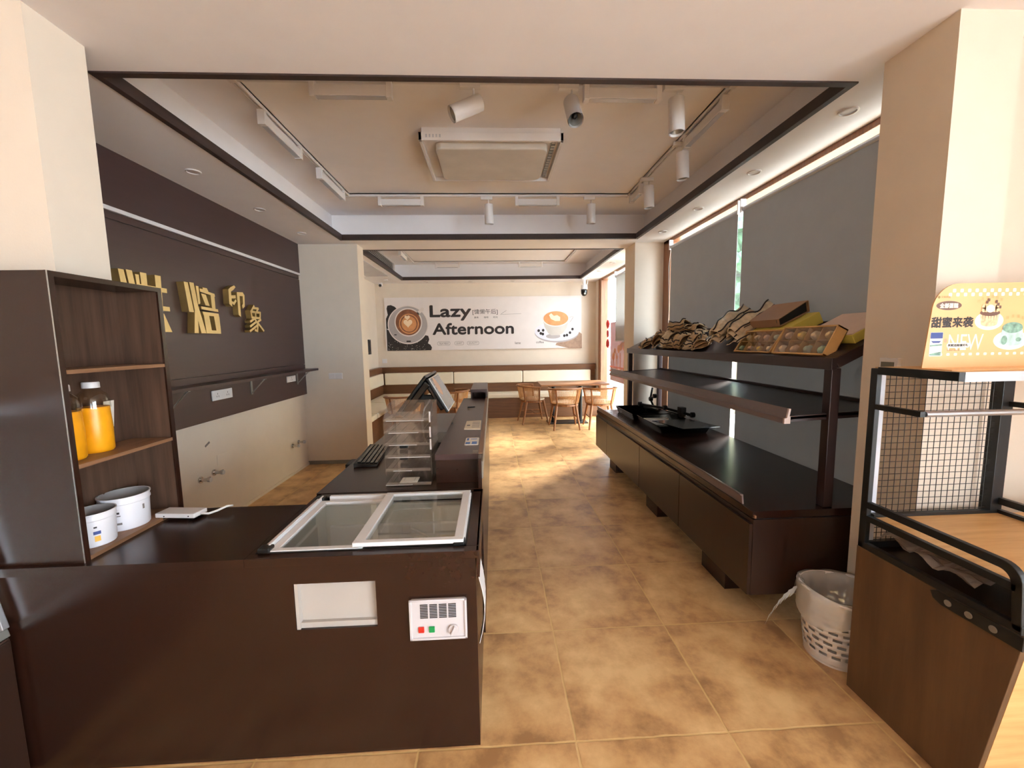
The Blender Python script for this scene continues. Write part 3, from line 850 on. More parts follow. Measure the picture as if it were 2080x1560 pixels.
# ---- point of sale terminal, two screens back to back
t = thing('cash_terminal', 'black two screen cash terminal tented on the checkout desk behind the acrylic tower', 'cash register', (-.5, 3.05, .7905))
def screen(nm, xt, zt, xb, zb, out, face, ya=2.90, yb=3.38):
    d = Vector((xb - xt, 0, zb - zt)); L = d.length; d.normalize()
    n = Vector((-d.z, 0, d.x)) * out
    R = Matrix((d, Vector((0, 1, 0)), n)).transposed()
    c = Vector(((xt + xb) / 2, (ya + yb) / 2, (zt + zb) / 2))
    m = MB().obox(c - n * .010, (L, yb - ya, .02), R)
    o = m.build(nm, M['black'], t, bevel=.005)
    MB().obox(c - n * (.045 if face == 'o' else .034) + d * .01, (L * (.86 if face == 'o' else .7), (yb - ya) * .94, .05 if face == 'o' else .03), R).build('housing', M['blackgloss'], o, bevel=.008)
    MB().obox(c + n * .001, (L * .985, (yb - ya) * .985, .003), R).build('bezel', M['alu'] if face == 'c' else M['blackgloss'], o, bevel=.001)
    MB().obox(c + n * .0032, (L * .93, (yb - ya) * .93, .001), R).build('display', M['scrn'] if face == 'c' else M['blackgloss'], o)
    return o, c, n, d, R, L
M['scrn'] = mat('customer_screen_picture', lin(120, 120, 126), .12, var=.35, scale=5)
M['latte'] = mat('latte_brown', lin(176, 122, 84), .35, var=.15, scale=8)
screen('operator_screen', -.485, 1.30, -.70, 1.025, 1 if False else -1, 'o', 2.88, 3.42)
so, c0, n0, d0, R0, L0 = screen('customer_screen', -.462, 1.278, -.325, 1.035, 1, 'c')
m = MB(); flat(m, disc2((0, 0), .075, .075, 28), c0 + n0 * .0042 - d0 * .055 + Vector((0, -.095, 0)), Vector((0, 1, 0)), -d0)
m.build('cup_picture', M['latte'], so)
MB().box(-.56, 2.96, .7905, -.42, 3.16, .805).build('foot_plate', M['black'], t, bevel=.004)
MB().bar((-.50, 3.05, .80), (-.49, 3.05, 1.10), .06, .05).bar((-.60, 3.05, 1.11), (-.40, 3.05, 1.12), .05, .05).build('stand', M['black'], t, bevel=.006)
MB().tube([(-.46, 2.94, 1.12), (-.50, 2.90, 1.06), (-.52, 2.90, .97), (-.51, 2.92, .85), (-.50, 2.95, .80)], .006, 8).build('lead', M['greymetal'], t, smooth=True)
MB().box(-.45, 2.86, .79, -.34, 3.20, .82).build('printer_tray', M['black'], t, bevel=.004)
MB().tube([(-.34, 2.72, .80), (-.32, 2.80, .83), (-.318, 2.86, .92), (-.30, 2.90, .952)], .006, 6).build('side_lead', M['black'], t, smooth=True)

# ---- keyboard
t = thing('keyboard', 'black keyboard on the staff side of the checkout desk', 'keyboard', (-.803, 2.655, .7905), rotz=radians(95))
MB().prism([(-.068, 0), (.068, 0), (.068, .012), (-.068, .026)], (-.24, 0, 0), (0, -1, 0), (0, 0, 1), -.48).build('case', M['black'], t, world=False, bevel=.003)
m = MB()
for r in range(5):
    for k in range(17):
        x = -.222 + k * .0262; y = .048 - r * .0245
        z = .0245 - (r + .3) * .0026
        m.box(x, y - .019, z, x + .022, y, z + .0075)
m.build('keys', M['blackgloss'], t, world=False, bevel=.001)
MB().tube([(.24, .02, .012), (.27, .0, .006), (.28, -.06, .004), (.24, -.11, .004)], .002, 6).build('lead', M['black'], t, world=False, smooth=True)

# ---- papers on the bar
t = thing('leaflet', 'cream printed leaflet lying on the bar top by the aisle', 'leaflet', (-.14, 2.82, .9455))
MB().prism([(-.203, 2.692), (-.092, 2.678), (-.095, 2.975), (-.202, 2.96)], (0, 0, .9455), (1, 0, 0), (0, 1, 0), .006).build('sheet', mat('cream_paper', lin(228, 214, 192), .7), t)
m = MB()
for k in range(4): m.box(-.155, 2.735 + k * .055, .9517, -.103, 2.75 + k * .055, .9519)
m.box(-.19, 2.78, .9517, -.168, 2.82, .9519)
m.build('print', M['greyink'], t)
t = thing('payment_card', 'small white and blue payment notice stuck on the bar top', 'notice', (-.13, 2.36, .9455))
MB().prism(rrect(.08, .17, .01, 4, -.173, 2.275), (0, 0, .9455), (1, 0, 0), (0, 1, 0), .003).build('plate', M['paper'], t)
M['blueprint'] = mat('blue_print', lin(78, 120, 190), .5)
for b in ((-.168, 2.29, -.142, 2.335), (-.132, 2.285, -.103, 2.345), (-.165, 2.375, -.153, 2.43), (-.142, 2.40, -.105, 2.415)):
    B(b[0], b[1], .9486, b[2], b[3], .9488).build('blue_print', M['blueprint'], t)
tag(MB().tube([(-.235, 3.62, .949), (-.17, 3.63, .949)], .004, 8).build('pen', M['black']), 'short black pen lying on the bar top', 'pen')
tag(MB().box(-.118, 2.097, .9455, -.088, 2.125, .957).build('clear_clip', M['petclear'], bevel=.003), 'small clear plastic clip on the near end of the bar top', 'clip')

# ================================================================ staff side wall: shelf, sockets, valves, letters
t = thing('wall_shelf', 'dark brown wall shelf on metal brackets under the gold letters', 'shelf', (-2.26, 3.6, 1.21))
B(-2.3475, 2.2, 1.212, -2.188, 5.186, 1.236).build('board', M['panel'], t, bevel=.001)
for y in (3.02, 4.02, 4.95):
    m = MB().box(-2.346, y - .012, 1.06, -2.338, y + .012, 1.2115).box(-2.346, y - .012, 1.205, -2.20, y + .012, 1.2115)
    m.bar((-2.34, y, 1.075), (-2.215, y, 1.203), .016, .006)
    m.build('bracket', M['greymetal'], t)
def plate(name, label, x, y0, y1, z0, z1, n, face='X'):
    t = thing(name, label, 'socket' if n != 0 else 'switch', (x, (y0 + y1) / 2, (z0 + z1) / 2))
    if face == 'X':
        B(x, y0, z0, x + .010, y1, z1).build('plate', M['white'], t, bevel=.003)
        for k in range(n):
            c = y0 + (y1 - y0) * (k + .5) / n
            for dy, dz in ((-.012, -.01), (.012, -.01), (0, .012)): B(x + .0100, c + dy - .003, (z0 + z1) / 2 + dz - .007, x + .0106, c + dy + .003, (z0 + z1) / 2 + dz + .007).build('slot', M['greyink'], t)
    else:
        B(y0, x - .010, z0, y1, x, z1).build('plate', M['white'], t, bevel=.003)
        for k in range(2):
            a = y0 + .008 + k * (y1 - y0 - .008) / 2
            B(a, x - .0135, z0 + .008, a + (y1 - y0) / 2 - .012, x - .010, z1 - .008).build('rocker', M['white'], t, bevel=.001)
    return t
plate('wall_socket', 'white double wall socket under the wall shelf between its brackets', -2.3475, 3.46, 3.72, 1.075, 1.16, 2)
plate('wall_socket', 'small white wall socket under the far end of the wall shelf', -2.3475, 4.70, 4.90, 1.105, 1.175, 1)
plate('light_switch', 'white light switch plate on the left pier', 5.2, -2.07, -1.90, 1.095, 1.17, 0, 'Y')
plate('light_switch', 'small white switch plate on the seating room wall below the banner', 8.6, -2.31, -2.21, 1.12, 1.21, 0, 'Y')
def valve(y, z, label):
    t = thing('water_valve', label, 'valve', (-2.388, y, z), 'water valves on the staff side wall')
    MB().cyl((0, 0, 0), (.010, 0, 0), .026, n=20).build('flange', M['chrome'], t, world=False, smooth='auto')
    MB().cyl((.01, 0, 0), (.065, 0, 0), .014, n=16).cyl((.045, -.0, 0), (.045, .05, 0), .011, n=14).build('body', M['chrome'], t, world=False, smooth='auto')
    MB().cyl((.065, 0, 0), (.085, 0, 0), .020, n=8).build('handle', M['alu'], t, world=False, smooth='auto')
for y, z, l in ((3.30, .455, 'left of the two chrome water valves low on the wall nearest the cabinet'), (3.46, .465, 'right of the two chrome water valves low on the wall nearest the cabinet'),
                (4.80, .345, 'left chrome valve of the pair near the pier corner'), (4.95, .355, 'right chrome valve of the pair near the pier corner')): valve(y, z, l)
for y, z, w, l in ((3.42, .72, .06, 'dark scuff hole in the wall plaster below the near socket'),):
    tag(MB().obox((-2.389, y, z), (.003, w, .016), Euler((radians(25), 0, 0)).to_matrix()).build('wall_scuff', M['greyink']), l, 'scuff')
tag(B(-2.3899, 3.52, .50, -2.3855, 3.72, .60).build('cover_plate', M['wall'], bevel=.001), 'painted over blank plate on the wall above the near water valves', 'plate')

LX = -2.347
GK = 'gold letters on the dark panelling'
def sign_poly(label, y0, z0, w, h, polys, depth, holes=()):
    """raised letter: front faces gold, sides darkened as shade, on the left wall facing into the room"""
    m = MB()
    U, V = Vector((0, 1, 0)), Vector((0, 0, 1))
    for k, p in enumerate(polys):
        q = [(y0 + a * w, z0 + b * h) for a, b in p]
        n = len(q); d = depth - .0006 * (k % 4)
        vs = [Vector((LX, a, b)) for a, b in q] + [Vector((LX + d, a, b)) for a, b in q]
        ar = sum(q[i][0] * q[(i + 1) % n][1] - q[(i + 1) % n][0] * q[i][1] for i in range(n))
        m.mat(M['goldside'])
        side = [(i, (i + 1) % n, (i + 1) % n + n, i + n) for i in range(n)]
        m.add(vs, [f if ar > 0 else f[::-1] for f in side])
        m.mat(M['gold'])
        m.add(vs[n:], [tuple(range(n)) if ar > 0 else tuple(range(n - 1, -1, -1))])
    return tag(m.build('sign_letter'), label, 'letter', GK)
def strokes(segs, w):
    out = []
    for x0, y0, x1, y1 in segs:
        d = Vector((x1 - x0, y1 - y0)).normalized(); e = d * w * .4; n = Vector((-d.y, d.x)) * w / 2
        out.append([(x0 - e.x - n.x, y0 - e.y - n.y), (x1 + e.x - n.x, y1 + e.y - n.y), (x1 + e.x + n.x, y1 + e.y + n.y), (x0 - e.x + n.x, y0 - e.y + n.y)])
    return out
N_ = lambda q: [((x - 778) / 312, (1337 - y) / 407) for x, y in q]
fire = [N_(q) for q in ([(778, 935), (812, 935), (842, 1168), (800, 1168)], [(826, 930), (864, 930), (886, 1110), (941, 1337), (893, 1337), (873, 1235), (868, 1337), (830, 1337), (852, 1150)], [(882, 950), (906, 950), (910, 1090), (890, 1100)])]
pei = fire + [N_(q) for q in ([(945, 953), (986, 953), (1000, 982), (1058, 990), (1062, 1014), (918, 992), (916, 966), (945, 968)], [(922, 1005), (968, 1010), (996, 1102), (956, 1100)], [(1016, 1008), (1054, 1012), (1054, 1122), (1018, 1116)], [(912, 1112), (1080, 1122), (1082, 1146), (916, 1136)],
      [(922, 1155), (1082, 1160), (1086, 1188), (930, 1184)], [(930, 1184), (982, 1186), (996, 1310), (940, 1310)], [(1030, 1187), (1086, 1188), (1090, 1312), (1043, 1311)], [(939, 1308), (1090, 1310), (1090, 1337), (945, 1337)])]
hong = fire + [[(.44, 1), (.58, 1), (.58, .40), (.46, .40)], [(.76, 1), (.90, 1), (.88, .40), (.76, .40)], [(.38, .80), (1.02, .79), (1.02, .71), (.38, .72)], [(.36, .47), (1.05, .46), (1.05, .38), (.36, .39)], [(.50, .33), (.64, .33), (.50, 0), (.34, 0)], [(.76, .33), (.89, .33), (1.05, 0), (.84, 0)]]
yin = [[(.38, 1), (.46, .95), (.30, .84), (.16, .78), (.16, .30), (.0, .38), (.02, .84), (.16, .92)], [(.16, .66), (.42, .69), (.42, .59), (.16, .56)], [(.16, .40), (.30, .36), (.46, .50), (.40, .56), (.28, .46), (.16, .48)],
       [(.52, .80), (.90, .83), (1, .74), (.96, .36), (.82, .28), (.78, .38), (.86, .46), (.88, .70), (.68, .69), (.66, 0), (.52, .06)]]
xiang = strokes([(.42, 1, .22, .80), (.42, .93, .70, .93), (.70, .93, .58, .80), (.20, .78, .82, .78), (.20, .78, .24, .56), (.82, .78, .78, .56), (.24, .56, .78, .56), (.51, .78, .50, .56), (.46, .55, .12, .40), (.42, .52, .60, .32), (.60, .32, .54, .05), (.54, .05, .40, .08), (.52, .42, .10, .22), (.56, .28, .06, .04), (.62, .42, .82, .50), (.60, .38, .98, .08)], .085)
sign_poly('gold sign letter mostly hidden behind the shelf cabinet, first of the four', 2.665, 1.637, .36, .385, hong, .055)
sign_poly('large gold sign letter in full view, second of the four', 3.20, 1.635, .37, .385, pei, .055)
sign_poly('small gold brush style sign letter, third of the four and the higher small one', 3.72, 1.795, .235, .275, yin, .05)
sign_poly('small gold brush style sign letter at the right end, the lowest one', 3.985, 1.66, .25, .25, xiang, .05)
# ================================================================ bakery rack along the window
t = thing('bakery_rack', 'long dark brown bakery display rack with a floating base cabinet and two open shelves above', 'display rack', (1.7, 3.5, 0))
RX0, RX1, RY0, RY1 = 1.30, 2.13, 1.93, 5.045
B(RX0 + .018, RY0, .19, RX1, RY1, .600).build('cabinet_body', M['darkv'], t, bevel=.001)
MB().box(RX0 + .012, RY0 + .002, .607, RX1, RY1, .645).build('worktop', M['dark'], t, bevel=.0015)
B(RX0 + .04, RY0 + .01, .600, RX1, RY1 - .01, .607).build('shadow_gap', M['black'], t)
ys = [RY1 - .004, 4.556, 3.506, 2.72, RY0 + .001]
for a, b in zip(ys[1:], ys[:-1]): B(RX0, a + .003, .192, RX0 + .018, b - .003, .578).build('door', M['darkv'], t, bevel=.0015)
for a, b in ((2.275, 2.55), (4.48, 4.72), (3.3, 3.55)): B(1.39, a, 0, 2.05, b, .19).build('foot_block', M['dark'], t)
m = MB().prism([(0, 0), (.010, 0), (.004, .052), (-.012, .055), (-.014, .050), (-.004, .046)], (1.318, RY0 + .10, .645), (1, 0, 0), (0, 0, 1), -(RY1 - RY0 - .12))
m.build('price_lip', M['lipmetal'], t)
for px in (1.70, 2.08):
    for py in (1.95, 4.995): MB().box(px, py, .645, px + .05, py + .05, 1.37 + (px - 1.70) * .497).build('post', M['metalbrown'], t, bevel=.004)
SA = radians(26.4)
SU, SV, SN = Vector((0, 1, 0)), Vector((cos(SA), 0, sin(SA))), Vector((-sin(SA), 0, cos(SA)))
SO = Vector((1.72, 0, 1.428))
RS = Matrix((SV, SU, -SN)).transposed()
def slope(y, v, n=0): return SO + SU * y + SV * v + SN * n
m = MB().obox(slope((RY0 + RY1) / 2 + .01, .215, -.014), (.46, RY1 - RY0 - .02, .024), RS)
m.build('top_shelf', M['metalbrown'], t)
m = MB().box(1.692, 1.945, 1.362, 1.722, 5.05, 1.422)
for y in (1.945, 5.02): m.obox(slope(y + .015, .215, -.03), (.46, .03, .052), RS)
m.box(2.10, 1.95, 1.585, 2.13, 5.045, 1.625)
m.build('top_frame', M['metalbrown'], t, bevel=.002)
m = MB().prism([(1.50, 1.112), (2.12, 1.140), (2.12, 1.152), (1.50, 1.124)], (0, 1.965, 0), (1, 0, 0), (0, 0, 1), -(5.03 - 1.965))
m.build('middle_shelf', M['metalbrown'], t)
m = MB().prism([(1.50, 1.098), (2.12, 1.126), (2.12, 1.158), (1.50, 1.130)], (0, 1.965, 0), (1, 0, 0), (0, 0, 1), -.022)
m.prism([(1.50, 1.098), (2.12, 1.126), (2.12, 1.158), (1.50, 1.130)], (0, 5.01, 0), (1, 0, 0), (0, 0, 1), -.022)
m.box(2.10, 1.97, 1.13, 2.128, 5.03, 1.17)
m.build('shelf_frame', M['metalbrown'], t)
lip = [(1.47, 1.092), (1.502, 1.092), (1.502, 1.128), (1.497, 1.130), (1.503, 1.168), (1.493, 1.170), (1.484, 1.122), (1.470, 1.118)]
MB().prism(lip, (0, 1.966, 0), (1, 0, 0), (0, 0, 1), -(5.035 - 1.966)).build('shelf_lip', M['lipmetal'], t)
MB().prism(lip, (0, 1.955, 0), (1, 0, 0), (0, 0, 1), -.010).build('lip_end_cap', mat('pinkish_end_cap', lin(206, 186, 180), .4), t)
B(1.316, 1.921, .612, 1.326, 1.932, .626).build('edge_plug', M['walnutedge'], t)

# ---- boxes of filled buns leaning on the top shelf
M['bunkraft'] = mat('kraft_box_board', lin(200, 158, 100), .65, var=.05, scale=10)
M['pinkcard'] = mat('pink_card', lin(214, 186, 168), .6)
M['yellowcard'] = mat('yellow_card', lin(206, 186, 84), .55, var=.05)
M['boxfilm'] = glass('box_film', (.93, .93, .93, 1), .08, .08)
BUN = [mat('bun_%d' % i, lin(*c), .5, var=.12, scale=30, bump=.2) for i, c in enumerate([(226, 206, 172), (150, 176, 150), (232, 208, 176), (218, 180, 150), (206, 178, 160), (222, 196, 150), (176, 186, 170), (226, 196, 110)])]
def bun_box(label, y0, y1, p0, p1, th, g):
    p0, p1 = Vector((p0[0], 0, p0[1])), Vector((p1[0], 0, p1[1]))
    v = (p1 - p0); H = v.length; v.normalize(); n = Vector((-v.z, 0, v.x)); u = Vector((0, -1, 0))   # n points to the viewer side
    t = thing('bun_box', label, 'box', p0 + Vector((0, (y0 + y1) / 2, 0)), 'kraft boxes of buns on the rack')
    R = Matrix((u, v, n)).transposed(); W = y1 - y0
    P = lambda a, b, c: p0 + Vector((0, y1, 0)) + u * a + v * b + n * c
    w = .008
    m = MB()
    m.obox(P(W / 2, H / 2, -th + .002), (W, H, .004), R)
    for a, b, sx, sy in ((W / 2, w / 2, W, w), (W / 2, H - w / 2, W, w), (w / 2, H / 2, w, H), (W - w / 2, H / 2, w, H)): m.obox(P(a, b, -th / 2), (sx, sy, th), R)
    m.build('tray', M['bunkraft'], t)
    m = MB().obox(P(W / 2, H / 2, -th * .45), (W - 2 * w, .004, th * .7), R)
    for k in (1, 2, 3): m.obox(P(W * k / 4, H / 2, -th * .45), (.004, H - 2 * w, th * .7), R)
    m.build('dividers', M['bunkraft'], t)
    MB().obox(P(W / 2, H / 2, -.004), (W - 2 * w, H - 2 * w, .001), R).build('film_window', M['boxfilm'], t)
    i = 0
    for r in range(2):
        for k in range(4):
            rr = min(W / 10.5, H / 5.4, th * .42)
            c = P(W * (k + .5) / 4, H * (r + .5) / 2 - .004, -th + .006 + rr)
            kind = BUN[(i * 3 + g) % 8]; i += 1
            o = MB().blob(c, rr, 3, (1.15, .95, 1.0), seed=i + g * 9, amp=.10).build('bun', kind, None, smooth=True)
            tag(o, g_lbl[g] % (('upper', 'lower')[1 - r], ('left', 'second', 'third', 'right')[k]), 'bun', g_grp[g])
    return t
g_lbl = ['%s row %s bun in the near kraft box on the rack', '%s row %s bun in the farther kraft box on the rack']
g_grp = ['buns in the near kraft box', 'buns in the farther kraft box']
bun_box('kraft box of eight buns at the near end of the rack, standing steepest', 2.02, 2.41, (1.705, 1.4355), (1.782, 1.590), .060, 0)
bun_box('kraft box of eight buns next to the folded paper bags, leaning lower', 2.455, 2.83, (1.722, 1.4355), (1.815, 1.578), .045, 1)
def sbox(name, label, cat, y0, y1, v0, v1, n0, n1, m, top=None, grp=None):
    t = thing(name, label, cat, slope((y0 + y1) / 2, (v0 + v1) / 2, n0), grp)
    MB().obox(slope((y0 + y1) / 2, (v0 + v1) / 2, (n0 + n1) / 2), (v1 - v0, y1 - y0, n1 - n0), RS).build('box_base', m, t, bevel=.003)
    if top: MB().obox(slope((y0 + y1) / 2, (v0 + v1) / 2, n1 + .003), (v1 - v0 - .01, y1 - y0 - .01, .005), RS).build('lid', top, t, bevel=.001)
    return t
sbox('cake_box', 'flat yellow cake box with pinkish lid lying behind the near bun box', 'box', 1.985, 2.33, .14, .42, .001, .048, M['yellowcard'], M['pinkcard'])
sbox('cake_box', 'yellow box lying under the open brown box on the rack', 'box', 2.50, 2.84, .20, .43, .001, .075, M['yellowcard'])
t = thing('open_carton', 'open brown carton with a shaded inside, highest item on the rack', 'carton', slope(2.74, .34, .08))
kb = lambda y, v, n: slope(y, v, n)
a0 = Euler((0, 0, 0)).to_matrix()
m = MB()
pts = lambda y: [kb(y, .215, .082), kb(y, .43, .082), kb(y, .45, .150), kb(y, .225, .128)]
A, Bq = pts(2.58), pts(2.90)
def slab(q, th, nrm):
    q = [Vector(x) for x in q]; d = Vector(nrm) * th
    m.add(q + [x + d for x in q], [(0, 1, 2, 3), (7, 6, 5, 4), (0, 4, 5, 1), (1, 5, 6, 2), (2, 6, 7, 3), (3, 7, 4, 0)])
slab([A[0], A[1], Bq[1], Bq[0]], .004, SN); slab([A[3], A[2], Bq[2], Bq[3]], .004, SN); slab([A[0], A[3], Bq[3], Bq[0]], .004, SV); slab([A[1], A[2], Bq[2], Bq[1]], .004, SV); slab([Bq[0], Bq[1], Bq[2], Bq[3]], .004, (0, 1, 0))
m.build('carton_body', mat('brown_carton', lin(150, 112, 80), .7, var=.06), t)
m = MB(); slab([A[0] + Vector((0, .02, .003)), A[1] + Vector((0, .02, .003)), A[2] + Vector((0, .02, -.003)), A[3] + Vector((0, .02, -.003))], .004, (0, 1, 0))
m.build('inside_shade', M['black'], t)  # black sheet across the mouth stands for the shade inside

# ---- crumpled kraft bags
M['bagk'] = mat('crumpled_kraft', lin(178, 148, 112), .75, var=.22, scale=26, bump=.5, bscale=40)
M['bagl'] = mat('pale_crumpled_paper', lin(206, 186, 158), .75, var=.18, scale=26, bump=.5, bscale=40)
M['cord'] = mat('dark_bag_edge', lin(52, 40, 38), .7)
def crumple(label, y, v, n, L, w, h, ang, seed, mt, grp='crumpled kraft bags on the top shelf', tilt=0.0):
    t = thing('paper_bag', label, 'paper bag', slope(y, v, n), grp)
    R = RS @ Matrix.Rotation(ang, 3, 'Z') @ Matrix.Rotation(tilt, 3, 'Y')
    rnd = random.Random(seed)
    # folded sheets lying over each other
    m = MB(); cords = MB()
    for k in range(3):
        nu, nv = 16, 8
        ph = [rnd.uniform(0, 6.3) for _ in range(6)]
        def f(a, b):
            x = (a - .5) * L * (1 - .08 * k); yy = (b - .5) * w * (1 - .06 * k) * (1 - .35 * abs(a - .5))
            z = -(h * (k / 3 + .12 + .22 * (sin(7 * a + ph[0]) * sin(4 * b + ph[1]) + .5 * sin(15 * a + ph[2] + 5 * b) ) * .6) * (1 - .6 * (2 * b - 1) ** 2) + .004)
            return slope(y, v, n) + R @ Vector((x, yy + .02 * sin(5 * a + ph[3]) * (k - 1) * .5, min(z, -.002)))
        vs = [f(i / nu, j / nv) for i in range(nu + 1) for j in range(nv + 1)]
        m.add(vs, [(i * (nv + 1) + j, i * (nv + 1) + j + 1, (i + 1) * (nv + 1) + j + 1, (i + 1) * (nv + 1) + j) for i in range(nu) for j in range(nv)])
        for b in ((.05, .8), (.2, .95), (.08, .42, .9))[k]: cords.tube([f(i / nu, b) + SN * (.006 + .004 * k) for i in range(nu + 1)], .0055, 5)
    o = m.build('sheets', mt, t, smooth=True)
    s = o.modifiers.new('solid', 'SOLIDIFY'); s.thickness = .004
    cords.build('dark_edges', M['cord'], t, smooth=True)
    return t
crumple('long pale folded paper bag sloping up the rack, left of the bun boxes', 3.20, .27, .05, .58, .13, .15, radians(27), 1, M['bagl'])
crumple('long folded brown paper bag lying against the lower bun box', 2.93, .27, .05, .56, .11, .14, radians(22), 2, M['bagl'])
crumple('short crumpled bag below the two long folded bags', 3.36, .07, .01, .16, .18, .08, radians(60), 3, M['bagk'])
crumple('crumpled kraft bag in the middle of the top shelf', 3.52, .12, .01, .24, .20, .10, radians(70), 4, M['bagk'])
crumple('crumpled kraft bag at the front of the left heap', 3.72, .10, .01, .24, .24, .11, radians(80), 5, M['bagk'])
crumple('rolled brown bag lying on top of the left heap', 3.98, .22, .10, .34, .12, .10, radians(95), 6, M['bagk'])
crumple('crumpled bag in the centre of the left heap', 4.02, .13, .01, .26, .26, .13, radians(85), 7, M['bagl'])
crumple('crumpled bag at the left side of the heap', 4.28, .12, .01, .24, .22, .13, radians(60), 8, M['bagk'])
crumple('flat bag at the far left end of the top shelf', 4.62, .08, .005, .20, .22, .05, radians(75), 9, M['bagk'])
crumple('crumpled bag at the back of the left heap', 3.85, .28, .01, .28, .18, .12, radians(88), 10, M['bagk'])
crumple('bag at the back of the heap under the rolled brown bag', 4.18, .26, .01, .28, .18, .12, radians(100), 11, M['bagl'])

crumple('small crumpled bag at the shelf front just left of the long folded bags', 3.50, .06, .008, .18, .16, .07, radians(88), 12, M['bagl'])
crumple('small brown bag at the shelf front under the middle of the heap', 3.90, .05, .008, .22, .12, .07, radians(92), 13, M['bagk'])

# ---- black trays and stand on the rack base
def tray(label, x0, y0, x1, y1, z0, h, fl=.03, th=.004):
    t = thing('black_tray', label, 'tray', ((x0 + x1) / 2, (y0 + y1) / 2, z0), 'black trays on the rack base')
    m = MB()
    m.box(x0 + fl, y0 + fl, z0, x1 - fl, y1 - fl, z0 + th)
    o = [(x0, y0), (x1, y0), (x1, y1), (x0, y1)]; i = [(x0 + fl, y0 + fl), (x1 - fl, y0 + fl), (x1 - fl, y1 - fl), (x0 + fl, y1 - fl)]
    for k in range(4):
        j = (k + 1) % 4
        a, b, c, d = Vector((*i[k], z0)), Vector((*i[j], z0)), Vector((*o[j], z0 + h)), Vector((*o[k], z0 + h))
        nn = ((b - a).cross(d - a)).normalized() * th
        m.add([a, b, c, d, a - nn, b - nn, c - nn, d - nn], [(0, 1, 2, 3), (7, 6, 5, 4), (3, 2, 6, 7), (0, 3, 7, 4), (1, 5, 6, 2)])
    m.build('pan', M['blackgloss'], t)
    return t
tray('black plastic tray nearest the far end of the rack base', 1.50, 4.27, 1.93, 4.88, .6465, .075)
tray('black plastic tray on the rack base holding a white box', 1.53, 3.62, 2.02, 4.22, .6465, .075)
o = MB().obox((1.80, 3.66, .735), (.50, .36, .006), Euler((radians(2), radians(4), radians(24))).to_matrix()).build('black_board', M['blackgloss'], bevel=.001)
tag(o, 'thin black board lying across the tray with a corner sticking out', 'board')
t = thing('white_box', 'small white carton lying in the black tray', 'box', (1.67, 4.06, .652))
MB().obox((1.67, 4.06, .682), (.22, .09, .058), Euler((0, 0, radians(-4))).to_matrix()).build('carton', M['paper'], t, bevel=.002)
MB().obox((1.787, 4.05, .69), (.012, .06, .05), Euler((0, 0, radians(-4))).to_matrix()).build('flap', M['pinkcard'], t)
t = thing('folded_stand', 'folded black tripod stand lying at the back of the rack base', 'stand', (1.9, 4.55, .66))
m = MB().tube([(1.80, 4.86, .74), (1.95, 4.48, .745), (2.06, 4.05, .735)], .014, 10).tube([(1.84, 4.90, .70), (2.02, 4.4, .70), (2.08, 4.1, .69)], .010, 10)
m.tube([(1.96, 4.82, .70), (1.93, 4.86, .80), (1.97, 4.9, .93)], .013, 10)
m.build('leg_tubes', M['blackmetal'], t, smooth=True)
for x, y, z in ((1.80, 4.86, .74), (1.95, 4.48, .75), (2.06, 4.06, .74), (1.93, 4.85, .80), (1.99, 4.88, .83)):
    MB().cyl((x - .018, y, z), (x + .022, y, z), .028, n=14).build('knob', M['black'], t, bevel=.004)
MB().box(1.985, 4.17, .695, 2.05, 4.25, .80).build('clamp', M['black'], t, bevel=.006)
for y in (4.25, 4.75): B(1.80, y - .03, .6465, 2.03, y + .03, .692).build('base_bar', M['black'], t) if False else None
MB().cyl((2.02, 4.3, .646), (2.02, 4.3, .69), .02, n=10).cyl((1.86, 4.89, .646), (1.86, 4.89, .69), .02, n=10).build('rubber_foot', M['black'], t)

# ================================================================ waste basket
t = thing('waste_basket', 'white perforated plastic waste basket lined with a clear bag, between rack and cart', 'basket', (1.622, 1.745, 0))
nA, nR, Hb = 48, 22, .335
def br(z): return .118 + .034 * (z / Hb) ** .8
vs, fs = [], []
for i in range(nR + 1):
    z = Hb * i / nR
    for k in range(nA):
        a = 2 * pi * k / nA
        vs.append((1.622 + br(z) * cos(a), 1.745 + br(z) * sin(a), z + .002))
for i in range(nR):
    for k in range(nA):
        if 3 <= i <= 17 and i % 2 == 1 and (k + (i // 2)) % 3 != 0: continue
        j = (k + 1) % nA
        fs.append((i * nA + k, i * nA + j, (i + 1) * nA + j, (i + 1) * nA + k))
m = MB(); m.add(vs, fs); m.cyl((1.622, 1.745, .002), (1.622, 1.745, .006), .117, n=40)
o = m.build('wall', M['white'], t, smooth='auto')
s = o.modifiers.new('solid', 'SOLIDIFY'); s.thickness = .004; s.offset = -1
ring_pts = [(1.622 + .156 * cos(2 * pi * k / 48), 1.745 + .156 * sin(2 * pi * k / 48), Hb + .012 * cos(4 * pi * k / 48)) for k in range(48)]
MB().tube(ring_pts, .0075, 10, closed=True).build('rim', M['white'], t, smooth=True)
M['bagfilm'] = film('thin_bag_film', lin(226, 224, 220), .42, .25)
m = MB(); rows = []
for i in range(12):
    row = []
    for k in range(49):
        a = 2 * pi * k / 48
        wv = sin(7 * a + i) * .006 + sin(11 * a + 2) * .005
        if i < 7: rr = .140 - .012 * (6 - i) * .5 + wv; z = .10 + .039 * i
        else: rr = .163 + .001 * (i - 7) + wv * .5; z = Hb + .012 - (i - 7) * .028 * (1 + .5 * sin(2 * a + 1)) + .012 * cos(2 * a)
        row.append((1.622 + rr * cos(a), 1.745 + rr * sin(a), z))
    rows.append(row)
vs = [p for r in rows for p in r]
m.add(vs, [(i * 49 + k, i * 49 + k + 1, (i + 1) * 49 + k + 1, (i + 1) * 49 + k) for i in range(11) for k in range(48)])
